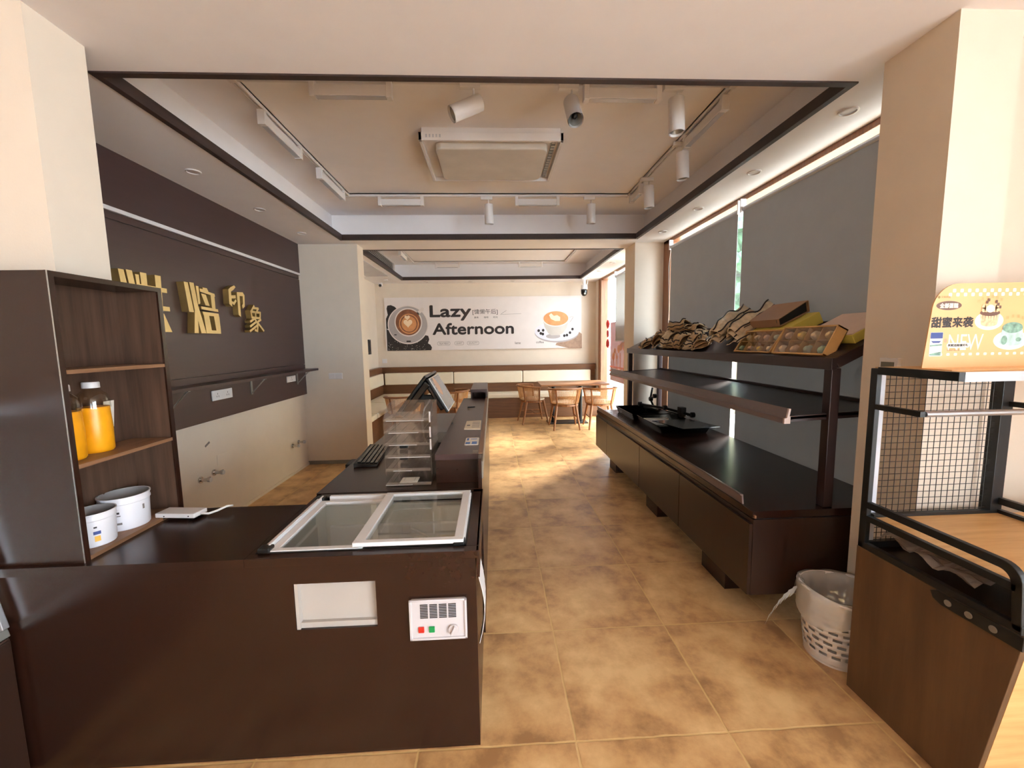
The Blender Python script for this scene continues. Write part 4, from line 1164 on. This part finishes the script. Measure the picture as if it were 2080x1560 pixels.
m.build('bag_liner', M['bagfilm'], t, smooth=True)
m = MB()
for k in range(6):
    a, b = k / 6, (k + 1) / 6
    f = lambda q: Vector((1.46 - .13 * q, 1.80 + .015 * q, .30 - .17 * q + .03 * sin(3 * q)))
    m.add([f(a) + Vector((.012, 0, .022)), f(b) + Vector((.012, .004, .024)), f(b) - Vector((.012, .004, .024)), f(a) - Vector((.012, 0, .022))], [(0, 1, 2, 3)])
m.build('bag_tail', M['bagfilm'], t, smooth=True)

# ================================================================ display cart on the right
t = thing('display_cart', 'oak and black metal bakery display cart with a wire mesh back at the right edge', 'display cart', (1.85, 1.3, 0))
CX0, CX1 = 1.53, 2.62
m = MB().prism([(1.568, 0), (1.568, .648), (1.02, .648), (1.112, 0)], (1.528, 0, 0), (0, 1, 0), (0, 0, 1), .02)
m.build('side_panel', M['cartwood'], t, bevel=.0015)
m = MB().prism([(1.020, .648), (1.112, 0), (1.128, 0), (1.036, .648)], (1.5485, 0, 0), (0, 1, 0), (0, 0, 1), CX1 - 1.5485)
m.build('front_panel', M['carttop'], t)
B(1.5485, 1.552, 0, CX1, 1.568, .648).build('rear_panel', M['cartwood'], t)
B(1.549, 1.04, .635, CX1, 1.55, .648).build('base_top', M['dark'], t)
m = MB().prism([(1.062, .20), (1.068, .205), (1.05, .34), (1.044, .335)], (1.70, 0, 0), (0, 1, 0), (0, 0, 1), .5)
m.build('base_slot', M['black'], t)
m = MB().box(1.528, 1.535, .648, 1.548, 1.565, 1.40).build('corner_post', M['blackmetal'], t, bevel=.002)
m = MB().box(2.055, 1.525, .648, 2.105, 1.568, 1.385).build('corner_post', M['blackmetal'], t, bevel=.002)
m = MB().box(1.528, 1.03, .648, 1.548, 1.54, .675).box(1.528, 1.54, .648, 2.08, 1.565, .675)
m.build('bottom_rim', M['blackmetal'], t, bevel=.002)
# guard rail with a rounded front corner: swept flat bar
def arc(cy, cz, r, a0, a1, n=8): return [(cy + r * cos(a0 + (a1 - a0) * k / n), cz + r * sin(a0 + (a1 - a0) * k / n)) for k in range(n + 1)]
outer = [(1.54, .850)] + arc(1.095, .795, .055, pi / 2, pi) + [(1.030, .655)]
inner = [(1.054, .655)] + [(y, z) for y, z in reversed(arc(1.100, .790, .032, pi / 2, pi))] + [(1.54, .822)]
MB().prism(outer + inner, (1.528, 0, 0), (0, 1, 0), (0, 0, 1), .020).build('guard_rail', M['blackmetal'], t, bevel=.002)
B(1.528, 1.052, .768, 1.548, 1.54, .792).build('lower_rail', M['blackmetal'], t, bevel=.002)
m = MB().prism([(1.040, .655), (1.044, .80), (1.052, .80), (1.048, .655)], (1.549, 0, 0), (0, 1, 0), (0, 0, 1), CX1 - 1.549)
m.build('front_rail_plate', M['alu'], t)
MB().box(1.5485, 1.058, .770, CX1, 1.522, .788).build('deck', M['carttop'], t)
MB().box(1.5485, 1.522, .77, 2.055, 1.545, .80).build('deck_edge', M['blackmetal'], t)
MB().box(2.085, 1.06, .826, 2.105, 1.524, .853).box(2.085, 1.06, .788, 2.105, 1.524, .803).build('far_rail', M['blackmetal'], t)
# hinge plate with three bolts
m = MB().prism([(1.272, .637), (1.255, .6475), (1.02, .6475), (1.02, .605), (1.235, .605), (1.262, .615)], (1.5225, 0, 0), (0, 1, 0), (0, 0, 1), .005)
m.build('hinge_plate', M['blackmetal'], t)
for y in (1.215, 1.155, 1.09): MB().cyl((1.5225, y, .625), (1.5195, y, .625), .011, n=18).build('bolt', M['greymetal'], t, bevel=.001)
# shelves
B(1.5485, 1.262, 1.378, CX1, 1.568, 1.404).build('top_shelf', M['carttop'], t)
B(1.528, 1.253, 1.376, 1.5484, 1.5349, 1.406).build('top_side_bar', M['blackmetal'], t)
B(1.549, 1.252, 1.374, CX1, 1.2615, 1.406).build('top_front_strip', M['alu'], t)
B(1.528, 1.362, 1.236, 1.5484, 1.5349, 1.256).build('middle_side_bar', M['blackmetal'], t)
MB().cyl((1.549, 1.366, 1.246), (CX1, 1.366, 1.246), .011, n=14).build('middle_front_rod', M['alu'], t, smooth='auto')
B(2.085, 1.36, 1.236, 2.105, 1.525, 1.256).build('middle_far_bar', M['blackmetal'], t)
B(1.5485, 1.545, .68, 1.575, 1.553, 1.375).build('white_edge_strip', M['gd'], t)
m = MB()
k = 0
x = 1.590
while x < 2.055: m.cyl((x, 1.542, .79), (x, 1.542, 1.378), .0014, n=6); x += .0262
z = .805
while z < 1.375: m.cyl((1.578, 1.545, z), (2.056, 1.545, z), .0013, n=6); z += .0262
m.build('wire_mesh', M['blackmetal'], t)
m = MB()
for q in range(5): m.cyl((1.583 + q * .022, 1.542, .676), (1.583 + q * .022, 1.542, .77), .0014, n=6)
for q in range(4): m.cyl((1.575, 1.545, .69 + q * .022), (1.69, 1.545, .69 + q * .022), .0013, n=6)
m.build('lower_wire_mesh', M['blackmetal'], t)
# crumpled clear wrap in the slot under the deck
m = MB(); rnd = random.Random(5)
nu, nv = 18, 10
vs = []
for i in range(nu + 1):
    for j in range(nv + 1):
        a, b = i / nu, j / nv
        vs.append((1.565 + .28 * b, 1.52 - .32 * a, .680 + .036 * abs(sin(9 * a + 3 * b)) * (1 - .6 * a) + .018 * abs(sin(14 * b + 5 * a)) + .012 * (1 - a)))
m.add(vs, [(i * (nv + 1) + j, i * (nv + 1) + j + 1, (i + 1) * (nv + 1) + j + 1, (i + 1) * (nv + 1) + j) for i in range(nu) for j in range(nv)])
o = m.build('plastic_wrap', film('crumpled_clear_wrap', lin(214, 208, 206), .6, .12), None)
tag(o, 'crumpled clear plastic wrap stuffed under the deck of the display cart', 'plastic wrap')
sp = thing('thermometer', 'small white wall thermometer with a grey display above the cart corner', 'thermometer', (1.785, 1.73, 1.40))
B(1.770, 1.690, 1.375, 1.7895, 1.775, 1.43).build('case', M['white'], sp, bevel=.003)
B(1.768, 1.705, 1.385, 1.770, 1.765, 1.412).build('display', mat('lcd_grey', lin(96, 96, 84), .3), sp)

# ---- promotional sign standing on the cart
SY = 1.42
t = thing('promo_sign', 'orange acrylic promotional cake sign with rounded corner standing on the display cart', 'sign', (1.9, SY, 1.4045))
M['signbg'] = mat('orange_sign_print', lin(220, 172, 120), .4, var=.05, scale=5)
M['signpale'] = mat('pale_sign_print', lin(252, 232, 210), .35)
M['signgreen'] = mat('green_sign_print', lin(120, 156, 140), .4, var=.4, scale=60)
M['signbrown'] = mat('brown_sign_print', lin(104, 72, 60), .4)
M['signpink'] = mat('biscuit_sign_print', lin(226, 186, 146), .4, var=.3, scale=80)
M['signmint'] = mat('mint_sign_print', lin(176, 206, 200), .4, var=.2, scale=40)
out = [(1.582, 1.405), (2.60, 1.405), (2.60, 1.722)]
out += [(1.70 + .0 + .098 * cos(a), 1.612 + .102 * sin(a)) for a in [pi / 2 + k * (pi / 2) / 10 for k in range(11)]]
MB().prism(out, (0, SY + .004, 0), (1, 0, 0), (0, 0, 1), .004).build('panel', M['signbg'], t)
B(1.582, SY - .10, 1.4047, 2.60, SY, 1.408).build('foot', M['signbg'], t)
U, V = Vector((1, 0, 0)), Vector((0, 0, 1)); O = Vector((0, SY, 0))
def sign(nm, m, mm): return m.build(nm, mm, t)
m = MB()
for k in range(28):
    for r in range(2):
        if (k + r) % 2: flat(m, rrect(.013, .013, .003, 2, 1.66 + k * .0145, 1.682 - r * .0145), O, U, V, .0004)
for k in range(40):
    if k % 2: flat(m, rrect(.013, .010, .003, 2, 1.60 + k * .0145, 1.452), O, U, V, .0004)
sign('checker_band', m, M['signpale'])
m = MB(); flat(m, disc2((1.665, 1.635), .049, .0165, 32), O, U, V, .0006); sign('brown_badge', m, M['signbrown'])
m = MB(); put_text(m, '全部蛋糕', O + U * 1.630 + V * 1.626 - Vector((0, .0009, 0)), U, V, h=.0175, w=.070, bold=.0007); sign('badge_lettering', m, M['signpale'])
m = MB(); put_text(m, '甜蜜来袭', O + U * 1.604 + V * 1.556 - Vector((0, .0006, 0)), U, V, h=.037, w=.160, bold=.0016); sign('headline_lettering', m, M['ink'])
m = MB(); flat(m, disc2((1.624, 1.6655), .005, .005, 16), O, U, V, .0005); put_text(m, '安旗烘焙', O + U * 1.632 + V * 1.662 - Vector((0, .0005, 0)), U, V, h=.008, w=.036); sign('maker_lettering', m, mat('olive_print', lin(140, 116, 60), .5))
m = MB(); put_text(m, 'NEW', O + U * 1.676 + V * 1.472 - Vector((0, .0004, 0)), U, V, h=.058, w=.135); sign('new_lettering', m, M['signpale'])
# two cakes on plates
m = MB(); flat(m, disc2((1.826, 1.578), .056, .034, 36), O, U, V, .0006); flat(m, disc2((1.918, 1.506), .068, .036, 36), O, U, V, .0006); sign('plates', m, M['signpale'])
m = MB(); flat(m, [(1.788, 1.607), (1.864, 1.607), (1.858, 1.567)] + disc2((1.826, 1.567), .032, .010, 10, 0, -pi) + [(1.794, 1.567)], O, U, V, .0009)
for k in range(12): flat(m, disc2((1.80 + (k % 6) * .0105, 1.618 + (k // 6) * .012), .008, .009, 10), O, U, V, .0013)
sign('biscuit_cake', m, M['signpink'])
m = MB(); flat(m, disc2((1.826, 1.607), .039, .012, 30), O, U, V, .0011)
for k in range(6): flat(m, [(1.797 + k * .011, 1.603), (1.800 + k * .011, 1.603), (1.7985 + k * .011, 1.576)], O, U, V, .0012)
for q in ((1.806, 1.640), (1.812, 1.648), (1.850, 1.632), (1.858, 1.622), (1.842, 1.642)): flat(m, rrect(.009, .011, .002, 2, q[0], q[1]), O, U, V, .0016)
sign('chocolate_icing', m, M['signbrown'])
m = MB(); flat(m, disc2((1.826, 1.622), .017, .014, 20), O, U, V, .0015); sign('cream_top', m, M['signpale'])
m = MB(); flat(m, [(1.880, 1.545), (1.962, 1.545), (1.968, 1.50)] + disc2((1.921, 1.498), .046, .013, 10, 0, -pi) + [(1.874, 1.50)], O, U, V, .0009); sign('mint_cake', m, M['signmint'])
m = MB(); flat(m, disc2((1.921, 1.552), .040, .020, 30), O, U, V, .0012); flat(m, disc2((1.892, 1.506), .012, .017, 14), O, U, V, .0011); flat(m, disc2((1.948, 1.508), .011, .008, 14), O, U, V, .0011); sign('green_topping', m, M['signgreen'])
m = MB()
for k in range(6):
    a = radians(140 - k * 18)
    put_text(m, '巧克力蛋糕屋'[k], O + U * (1.826 + .062 * cos(a) - .006) + V * (1.612 + .048 * sin(a)) - Vector((0, .0006, 0)), U, V, h=.011)
for k in range(5):
    a = radians(120 - k * 22)
    put_text(m, '抹茶蛋糕卷'[k], O + U * (1.925 + .056 * cos(a) - .006) + V * (1.552 + .036 * sin(a)) - Vector((0, .0006, 0)), U, V, h=.012)
sign('arched_lettering', m, mat('orange_print', lin(236, 150, 96), .5))
m = MB(); flat(m, rrect(.090, .018, .008, 4, 1.670, 1.481), O, U, V, .0007); flat(m, rrect(.049, .088, .002, 2, 1.604, 1.451), O, U, V, .0005); sign('white_blocks', m, M['paper'])
m = MB(); put_text(m, '买就送超值好礼', O + U * 1.675 + V * 1.486 - Vector((0, .001, 0)), U, V, h=.009, w=.078, bold=.0004); put_text(m, '活动以门店为准', O + U * 1.672 + V * 1.470 - Vector((0, .0005, 0)), U, V, h=.006, w=.05); sign('offer_lettering', m, M['ink'])
m = MB(); flat(m, rrect(.047, .022, .001, 2, 1.605, 1.516), O, U, V, .0008); flat(m, [(1.608, 1.507), (1.648, 1.507), (1.640, 1.500), (1.616, 1.500)], O, U, V, .0008); sign('blue_ticket', m, M['navy'])
m = MB(); flat(m, [(1.605, 1.492), (1.652, 1.496), (1.652, 1.490), (1.605, 1.487)], O, U, V, .0008); flat(m, [(1.606, 1.460), (1.65, 1.468), (1.65, 1.453), (1.606, 1.454)], O, U, V, .0008); sign('green_ticket', m, M['signgreen'])
m = MB(); flat(m, disc2((1.664, 1.508), .007, .008, 14), O, U, V, .0007); sign('red_dot', m, mat('salmon_print', lin(230, 150, 120), .5))
# ================================================================ seating room: bench, banner, table, chairs
t = thing('bench_seat', 'L-shaped walnut and cream upholstered wall bench around the seating room', 'bench', (0, 8.3, 0))
m = MB().box(-1.77, 8.06, 0, 2.18, 8.595, .40).box(-2.385, 5.6, 0, -1.77, 8.595, .40)
m.build('base', M['benchwood'], t)
B(-2.385, 8.50, .40, 2.18, 8.595, .672).build('lower_back_board', M['benchwood'], t)
B(-2.385, 5.6, .40, -2.29, 8.50, .672).build('lower_back_board', M['benchwood'], t)
B(-2.385, 8.50, .918, 2.18, 8.595, 1.035).build('cap_rail', M['benchwood'], t, bevel=.003)
B(-2.385, 5.6, .918, -2.29, 8.50, 1.035).build('cap_rail', M['benchwood'], t, bevel=.003)
B(-2.385, 8.545, .672, 2.18, 8.595, .918).box(-2.385, 5.6, .672, -2.34, 8.54, .918).build('backing', M['benchwood'], t)
for a, b in ((-2.24, -.832), (-.822, .612), (.622, 2.06)):
    B(a, 8.44, .674, b, 8.545, .916).build('back_cushion', M['cream'], t, bevel=.022, seg=4)
    B(max(a, -1.77) + .004, 8.035, .402, b - .004 if b < 2 else 2.17, 8.50, .486).build('seat_cushion', M['cream'], t, bevel=.022, seg=4)
for a, b in ((5.61, 7.0), (7.01, 8.43)):
    B(-2.34, a, .674, -2.25, b, .916).build('back_cushion', M['cream'], t, bevel=.022, seg=4)
for a, b in ((5.61, 6.10), (6.12, 7.25), (7.26, 8.49)):
    B(-2.29, a, .402, -1.745, b, .486).build('seat_cushion', M['cream'], t, bevel=.022, seg=4)

# ---- banner
PX, PZ, PY, S = -2.205, 1.376, 8.565, 4.09 / 399
t = thing('wall_banner', 'wide white coffee banner reading Lazy Afternoon on the back wall', 'banner', (-.16, 8.6, 1.92))
B(PX, PY, PZ, PX + 399 * S, 8.598, PZ + 1.088).build('board', mat('banner_print', lin(226, 218, 216), .5, var=.02), t)
U, V, O = Vector((S, 0, 0)), Vector((0, 0, S * 1.005)), Vector((PX, PY, PZ))
def at(u, v, l=.001): return O + U * u + V * v - Vector((0, l, 0))
def art(nm, m, mm): return m.build(nm, mm, t)
ux, vz = Vector((1, 0, 0)), Vector((0, 0, 1))
M['bean'] = mat('roast_beans_print', lin(38, 30, 28), .55, var=.5, scale=38)
M['latteart'] = mat('latte_foam_print', lin(232, 206, 176), .5)
M['coffee1'] = mat('coffee_print', lin(128, 78, 50), .5, var=.25, scale=12)
M['coffee2'] = mat('bright_latte_print', lin(206, 140, 88), .5, var=.12, scale=14)
M['saucer'] = mat('saucer_print', lin(168, 160, 160), .5, var=.08, scale=3)
M['rimprint'] = mat('cup_rim_print', lin(222, 212, 206), .5)
M['sack'] = mat('sackcloth_print', lin(158, 128, 108), .6, var=.15, scale=20)
m = MB(); flat(m, [(2, 0), (90, 0), (92, 5), (89, 11), (84, 14), (87, 22), (85, 29), (77, 31), (45, 22), (8, 40), (2, 44)], O, U, V, .0004)
flat(m, [(2, 44), (12, 44), (26, 82), (20, 88), (13, 91), (6, 90), (4, 84), (6, 72), (2, 64)], O, U, V, .0004)
art('bean_heap', m, M['bean'])
m = MB(); rnd = random.Random(9)
for k in range(60):
    a, b = rnd.uniform(4, 86), rnd.uniform(1, 20)
    flat(m, disc2((a, b), rnd.uniform(.3, .7), rnd.uniform(.3, .6), 7), O, U, V, .0007)
art('bean_glints', m, M['rimprint'])
m = MB(); flat(m, disc2((45.5, 51.4), 40.5, 38.5, 56), O, U, V, .0008); art('left_saucer_rim', m, M['rimprint'])
m = MB(); flat(m, disc2((45.5, 51.6), 38.6, 36.6, 56), O, U, V, .0010); art('left_saucer', m, M['saucer'])
m = MB(); flat(m, disc2((46.5, 56.5), 27.6, 28.2, 48), O, U, V, .0013); flat(m, [(63, 75), (75, 86), (78.5, 84), (78, 80), (67, 71)], O, U, V, .0013); art('left_cup', m, M['rimprint'])
m = MB(); flat(m, disc2((46.3, 56.5), 25.3, 25.9, 48), O, U, V, .0016); art('left_coffee', m, M['coffee1'])
m = MB()
for rx, ry, l in ((20, 20, .0018), (15, 15.5, .0022)): flat(m, disc2((47.5, 53.5), rx, ry, 40), O, U, V, l)
art('left_crema', m, M['coffee2'])
m = MB(); flat(m, disc2((47.4, 53.8), 17.6, 17.8, 40), O, U, V, .0020); art('left_crema_ring', m, M['coffee1'])
m = MB()
def heart(cx, cy, r, l):
    pts = []
    for k in range(28):
        a = 2 * pi * k / 28
        pts.append((cx + r * .062 * 16 * sin(a) ** 3, cy + r * .062 * (13 * cos(a) - 5 * cos(2 * a) - 2 * cos(3 * a) - cos(4 * a))))
    flat(m, pts[::-1], O, U, V, l)
heart(44.5, 66, 5.5, .0026); heart(45.5, 55, 9, .0026)
art('left_foam_heart', m, M['latteart'])
m = MB(); flat(m, rrect(9, 3, 1, 3, 41, 17), O, U, V, .0013); flat(m, rrect(5, 2, .8, 3, 17, 31), O, U, V, .0013); art('loose_beans', m, M['bean'])
# lettering
m = MB()
put_text(m, 'Lazy', at(90.5, 59.5), ux, vz, h=29.4 * S, w=82 * S, bold=.011)
put_text(m, 'Afternoon', at(95, 31.2), ux, vz, h=22 * S, w=163.5 * S, bold=.010)
art('headline_lettering', m, M['ink'])
m = MB(); put_text(m, '[慵懒午后]', at(176, 69.5), ux, vz, h=11.5 * S, w=51 * S)
art('name_lettering', m, M['ink'])
for tx, u0 in (('美味', 179), ('咖啡', 199), ('时光', 218)): art('small_lettering', put_text(MB(), tx, at(u0, 62.5), ux, vz, h=4 * S, w=9 * S), M['ink'])
art('latte_lettering', put_text(MB(), 'latte', at(261.5, 9.5), ux, vz, h=5 * S, w=11.5 * S), M['ink']); art('coffee_lettering', put_text(MB(), 'coffee', at(305, 10.5), ux, vz, h=4.6 * S, w=16 * S), M['ink'])
for a, b, tx in ((103, 129, 'TREATMENT'), (138, 156.5, 'QUIET'), (163.5, 187.5, 'QUALITY')):
    m = MB()
    o_, i_ = rrect(b - a, 7.4, 3, 5, a, 9.4), rrect(b - a - 1, 6.4, 2.6, 5, a + .5, 9.9)
    n = len(o_)
    m.add([at(*q) for q in o_] + [at(*q) for q in i_], [(k, (k + 1) % n, (k + 1) % n + n, k + n) for k in range(n)])
    put_text(m, tx, at(a + 3, 11), ux, vz, h=4 * S, w=(b - a - 6) * S)
    art('tag_outline', m, M['greyink'])
m = MB()
m.add([at(232, 69.6), at(275, 70.6), at(275, 71.0), at(232, 70.0)], [(0, 1, 2, 3)]); m.add([at(234, 70.5), at(245, 77.5), at(245, 78.0), at(234, 71.2)], [(0, 1, 2, 3)])
art('scribble_line', m, M['greyink'])
# right cup
K = lambda X, Y: (259 + X * .0769, 113 - .0177 * (260 + X * .0769) - Y * .0769)
m = MB(); flat(m, [K(*q) for q in ((1120, 1310), (1480, 1392), (1835, 1392), (1835, 1010), (1760, 960), (1640, 1090), (1300, 1220), (1150, 1250))][::1], O, U, V, .0006); art('sackcloth', m, M['sack'])
m = MB(); flat(m, disc2(K(1160, 975), 46, 20.5, 48), O, U, V, .0009); art('right_saucer_shadow', m, M['saucer'])
m = MB(); flat(m, disc2(K(1160, 945), 46, 19.6, 48), O, U, V, .0012); art('right_saucer', m, mat('white_saucer_print', lin(216, 216, 226), .5))
m = MB(); flat(m, disc2(K(1060, 1075), 15, 5, 30), O, U, V, .0014); art('cup_shade_print', m, M['saucer'])
m = MB(); flat(m, [K(780, 620), K(830, 830), K(920, 990), K(1010, 1050), K(1230, 1045), K(1340, 980), K(1430, 850), K(1490, 620)], O, U, V, .0017); art('right_cup_body', m, mat('cup_body_print', lin(190, 184, 176), .5, var=.1, scale=3))
m = MB(); flat(m, disc2(K(1135, 612), 27.6, 16, 44), O, U, V, .0020); art('right_cup_rim', m, M['rimprint'])
m = MB(); flat(m, disc2(K(1135, 606), 25.6, 14.6, 44), O, U, V, .0023); art('right_coffee', m, M['coffee2'])
m = MB(); flat(m, [K(*q) for q in ((950, 520), (1010, 470), (1080, 540), (1170, 520), (1250, 570), (1245, 670), (1120, 675), (1000, 620))], O, U, V, .0026); art('right_foam_leaf', m, M['latteart'])
m = MB(); m.tube([at(*K(1500, 600), .002), at(*K(1570, 540), .002), at(*K(1610, 570), .002), at(*K(1560, 650), .002), at(*K(1515, 710), .002)], .012, 6); art('right_cup_handle', m, M['rimprint'])
m = MB()
for q in ((670, 930), (790, 920), (725, 1000), (780, 1018), (1580, 885), (1512, 980), (1360, 1060), (1430, 1045)): flat(m, disc2(K(*q), 2.7, 2.9, 14), O, U, V, .0022)
art('right_beans', m, M['bean'])

# ---- cafe table
t = thing('cafe_table', 'rectangular walnut cafe table on two black posts by the window', 'table', (1.47, 7.5, 0))
B(.85, 7.17, .718, 2.10, 7.86, .748).build('tabletop', wood('table_walnut', lin(134, 90, 58), lin(168, 118, 80), 'X', 3, .35, .5, 14), t, bevel=.004)
for x in (1.11, 1.62):
    MB().cyl((x, 7.44, .02), (x, 7.42, .70), .036, n=20).build('post', M['blackmetal'], t, smooth='auto')
    B(x - .12, 7.25, .70, x + .12, 7.60, .718).build('top_plate', M['blackmetal'], t)
B(1.0, 7.30, 0, 1.74, 7.62, .018).build('base_plate', M['blackmetal'], t, bevel=.004)

# ---- rattan back chairs
M['cane'] = mat('woven_cane', lin(188, 136, 82), .6, var=.12, scale=30)
M['canefill'] = film('cane_web', lin(206, 156, 98), .35, .6)
def chair_arc(a, r=.262, fy=1.0): return (r * sin(a) * 1.0, -r * cos(a) * fy)
def make_chair():
    t = thing('rattan_chair', 'chair', 'chair')
    w = False
    m = MB(); m.prism([(.235 * sin(a) if True else 0, -.235 * cos(a) - .0 if abs(a) < pi / 2 else -.235 * cos(a) * .95) for a in [k * 2 * pi / 32 for k in range(32)]], (0, 0, .405), (1, 0, 0), (0, 1, 0), .032)
    m.build('seat_frame', M['chairwood'], t, world=w, bevel=.004)
    MB().lathe([(.001, .437), (.205, .437), (.225, .448), (.222, .462), (.20, .474), (.001, .482)], n=36).build('seat_cushion', M['cream'], t, world=w, smooth=True)
    for fx, fy, tx, ty in ((-.225, -.245, -.165, -.15), (.225, -.245, .165, -.15), (-.245, .245, -.175, .16), (.245, .245, .175, .16)):
        MB().tube([(fx, fy, 0), ((fx + tx) / 2, (fy + ty) / 2, .21), (tx, ty, .43)], .016, 12, rs=[.015, .020, .025]).build('leg', M['chairwood'], t, world=w, smooth='auto')
    for (a, b) in (((-.198, -.20, .20), (-.207, .19, .20)), ((.198, -.20, .20), (.207, .19, .20)), ((-.207, .0, .20), (.207, .0, .20))):
        MB().tube([a, b], .009, 10).build('stretcher', M['chairwood'], t, world=w, smooth='auto')
    # wrap-round top rail, dropping toward the arms
    A = [radians(-112 + 224 * k / 24) for k in range(25)]
    top = lambda a: (.285 * sin(a), -.272 * cos(a) - .02, .712 - .022 * (abs(a) / 1.95) ** 2)
    bot = lambda a: (.236 * sin(a), -.236 * cos(a), .425)
    MB().tube([top(a) for a in A], .024, 10, flat=.7).build('top_rail', M['chairwood'], t, world=w, smooth=True)
    for a in (-108, -42, 42, 108):
        a = radians(a); MB().tube([bot(a), top(a)], .016, 10).build('back_post', M['chairwood'], t, world=w, smooth='auto')
    m = MB(); f = MB()
    n1, n2 = 44, 14
    P = lambda i, j: tuple(Vector(bot(radians(-106 + 212 * i / n1))) * (1 - (.10 + .86 * j / n2)) + Vector(top(radians(-106 + 212 * i / n1))) * (.10 + .86 * j / n2))
    for i in range(n1 + 1): m.tube([P(i, 0), P(i, n2)], .0034, 4)
    for j in range(n2 + 1): m.tube([P(i, j) for i in range(n1 + 1)], .0034, 4)
    m.build('cane_weave', M['cane'], t, world=w)
    return t
c0 = make_chair()
g = 'rattan backed chairs in the seating room'
def place(o, x, y, rz, label):
    o.location = (x, y, 0); o.rotation_euler = (0, 0, rz); o['label'] = label; o['group'] = g
place(c0, 1.245, 6.995, 0.0, 'rattan backed chair in the middle of the three at the cafe table')
place(dup(c0, (0, 0, 0)), 1.862, 6.975, radians(-3), '-')
bpy.data.objects['rattan_chair.001']['label'] = 'rattan backed chair at the window end of the cafe table'
place(dup(c0, (0, 0, 0)), .735, 7.54, radians(-82), 'rattan backed chair turned sideways at the left end of the cafe table')
place(dup(c0, (0, 0, 0)), -1.42, 6.42, radians(8), 'rattan chair at the left bench, partly hidden by the cash terminal')
place(dup(c0, (0, 0, 0)), -.72, 6.95, radians(68), 'rattan chair seen above the checkout bar beside the dark riser')

# ---- cameras and small wall fittings
t = thing('dome_camera', 'white and black dome security camera hanging from the seating room ceiling corner', 'camera', (1.86, 8.2, 2.7499))
MB().cyl((1.86, 8.2, 2.7499), (1.86, 8.2, 2.735), .05, n=24).cyl((1.86, 8.2, 2.735), (1.86, 8.2, 2.64), .030, n=20).build('mount', M['white'], t, smooth='auto')
MB().lathe([(.030, .10), (.062, .085), (.066, .0), (.001, 0)], (1.86, 8.2, 2.545), 28).build('housing', M['white'], t, smooth='auto')
MB().lathe([(.060, 0), (.064, -.03), (.060, -.085), (.035, -.125), (.001, -.135)], (1.86, 8.2, 2.545), 28).build('dome', M['blackgloss'], t, smooth=True)
MB().cyl((1.86, 8.145, 2.46), (1.86, 8.128, 2.455), .018, n=16).build('lens', M['greymetal'], t)
MB().cyl((1.905, 8.2, 2.58), (1.935, 8.2, 2.72), .006, n=8).build('antenna', M['white'], t)
t = thing('bullet_camera', 'tiny white security camera with black lens in the top left corner above the banner', 'camera', (-2.24, 8.5, 2.7499))
MB().box(-2.275, 8.45, 2.69, -2.205, 8.53, 2.7499).build('body', M['white'], t, bevel=.008)
MB().blob((-2.24, 8.452, 2.695), .030, 2).build('lens', M['blackgloss'], t, smooth=True)
t = thing('door_intercom', 'slim black device fixed on the left wall of the seating room', 'intercom', (-2.388, 7.97, 1.46))
B(-2.3895, 7.90, 1.325, -2.36, 8.04, 1.61).build('body', M['black'], t, bevel=.006)
B(-2.3598, 7.92, 1.36, -2.358, 8.02, 1.58).build('front', M['blackgloss'], t)

# ---- decorations on the seating room window
t = thing('window_poster', 'pink translucent poster with a brown tree print stuck on the seating room window', 'poster', (2.262, 7.1, 1.3))
B(2.262, 6.35, .76, 2.266, 7.72, 1.86).build('sheet', glass('pink_film', (.20, .125, .115, 1), .03, .4), t)
m = MB(); rnd = random.Random(12)
for k in range(16): m.blob((2.26, rnd.uniform(6.6, 7.6), rnd.uniform(1.20, 1.50)), rnd.uniform(.05, .11), 1, (.02, 1, .8), seed=k)
for k in range(5): m.obox((2.26, 6.7 + k * .2, 1.12), (.003, .03, .35), Euler((radians(rnd.uniform(-15, 15)), 0, 0)).to_matrix())
m.build('tree_print', mat('tree_print_brown', lin(186, 130, 92), .6), t)
m = MB()
for z in (.85, .93, 1.01): m.box(2.259, 6.4, z, 2.261, 7.78, z + .03)
m.build('fence_print', mat('rose_print', lin(206, 130, 126), .6), t)
M['redpaper'] = mat('red_paper', lin(206, 40, 36), .5)
for k, (z, r) in enumerate(((1.83, .085), (1.65, .07), (1.46, .085))):
    o = MB().blob((2.235, 7.80, z), r, 2, (.25, 1, 1.05), seed=k, amp=.12).build('paper_lantern', M['redpaper'], smooth=True)
    tag(o, '%s of three red paper ornaments hanging in the seating room window' % ('topmost', 'middle', 'lowest')[k], 'ornament', 'red paper ornaments in the window')
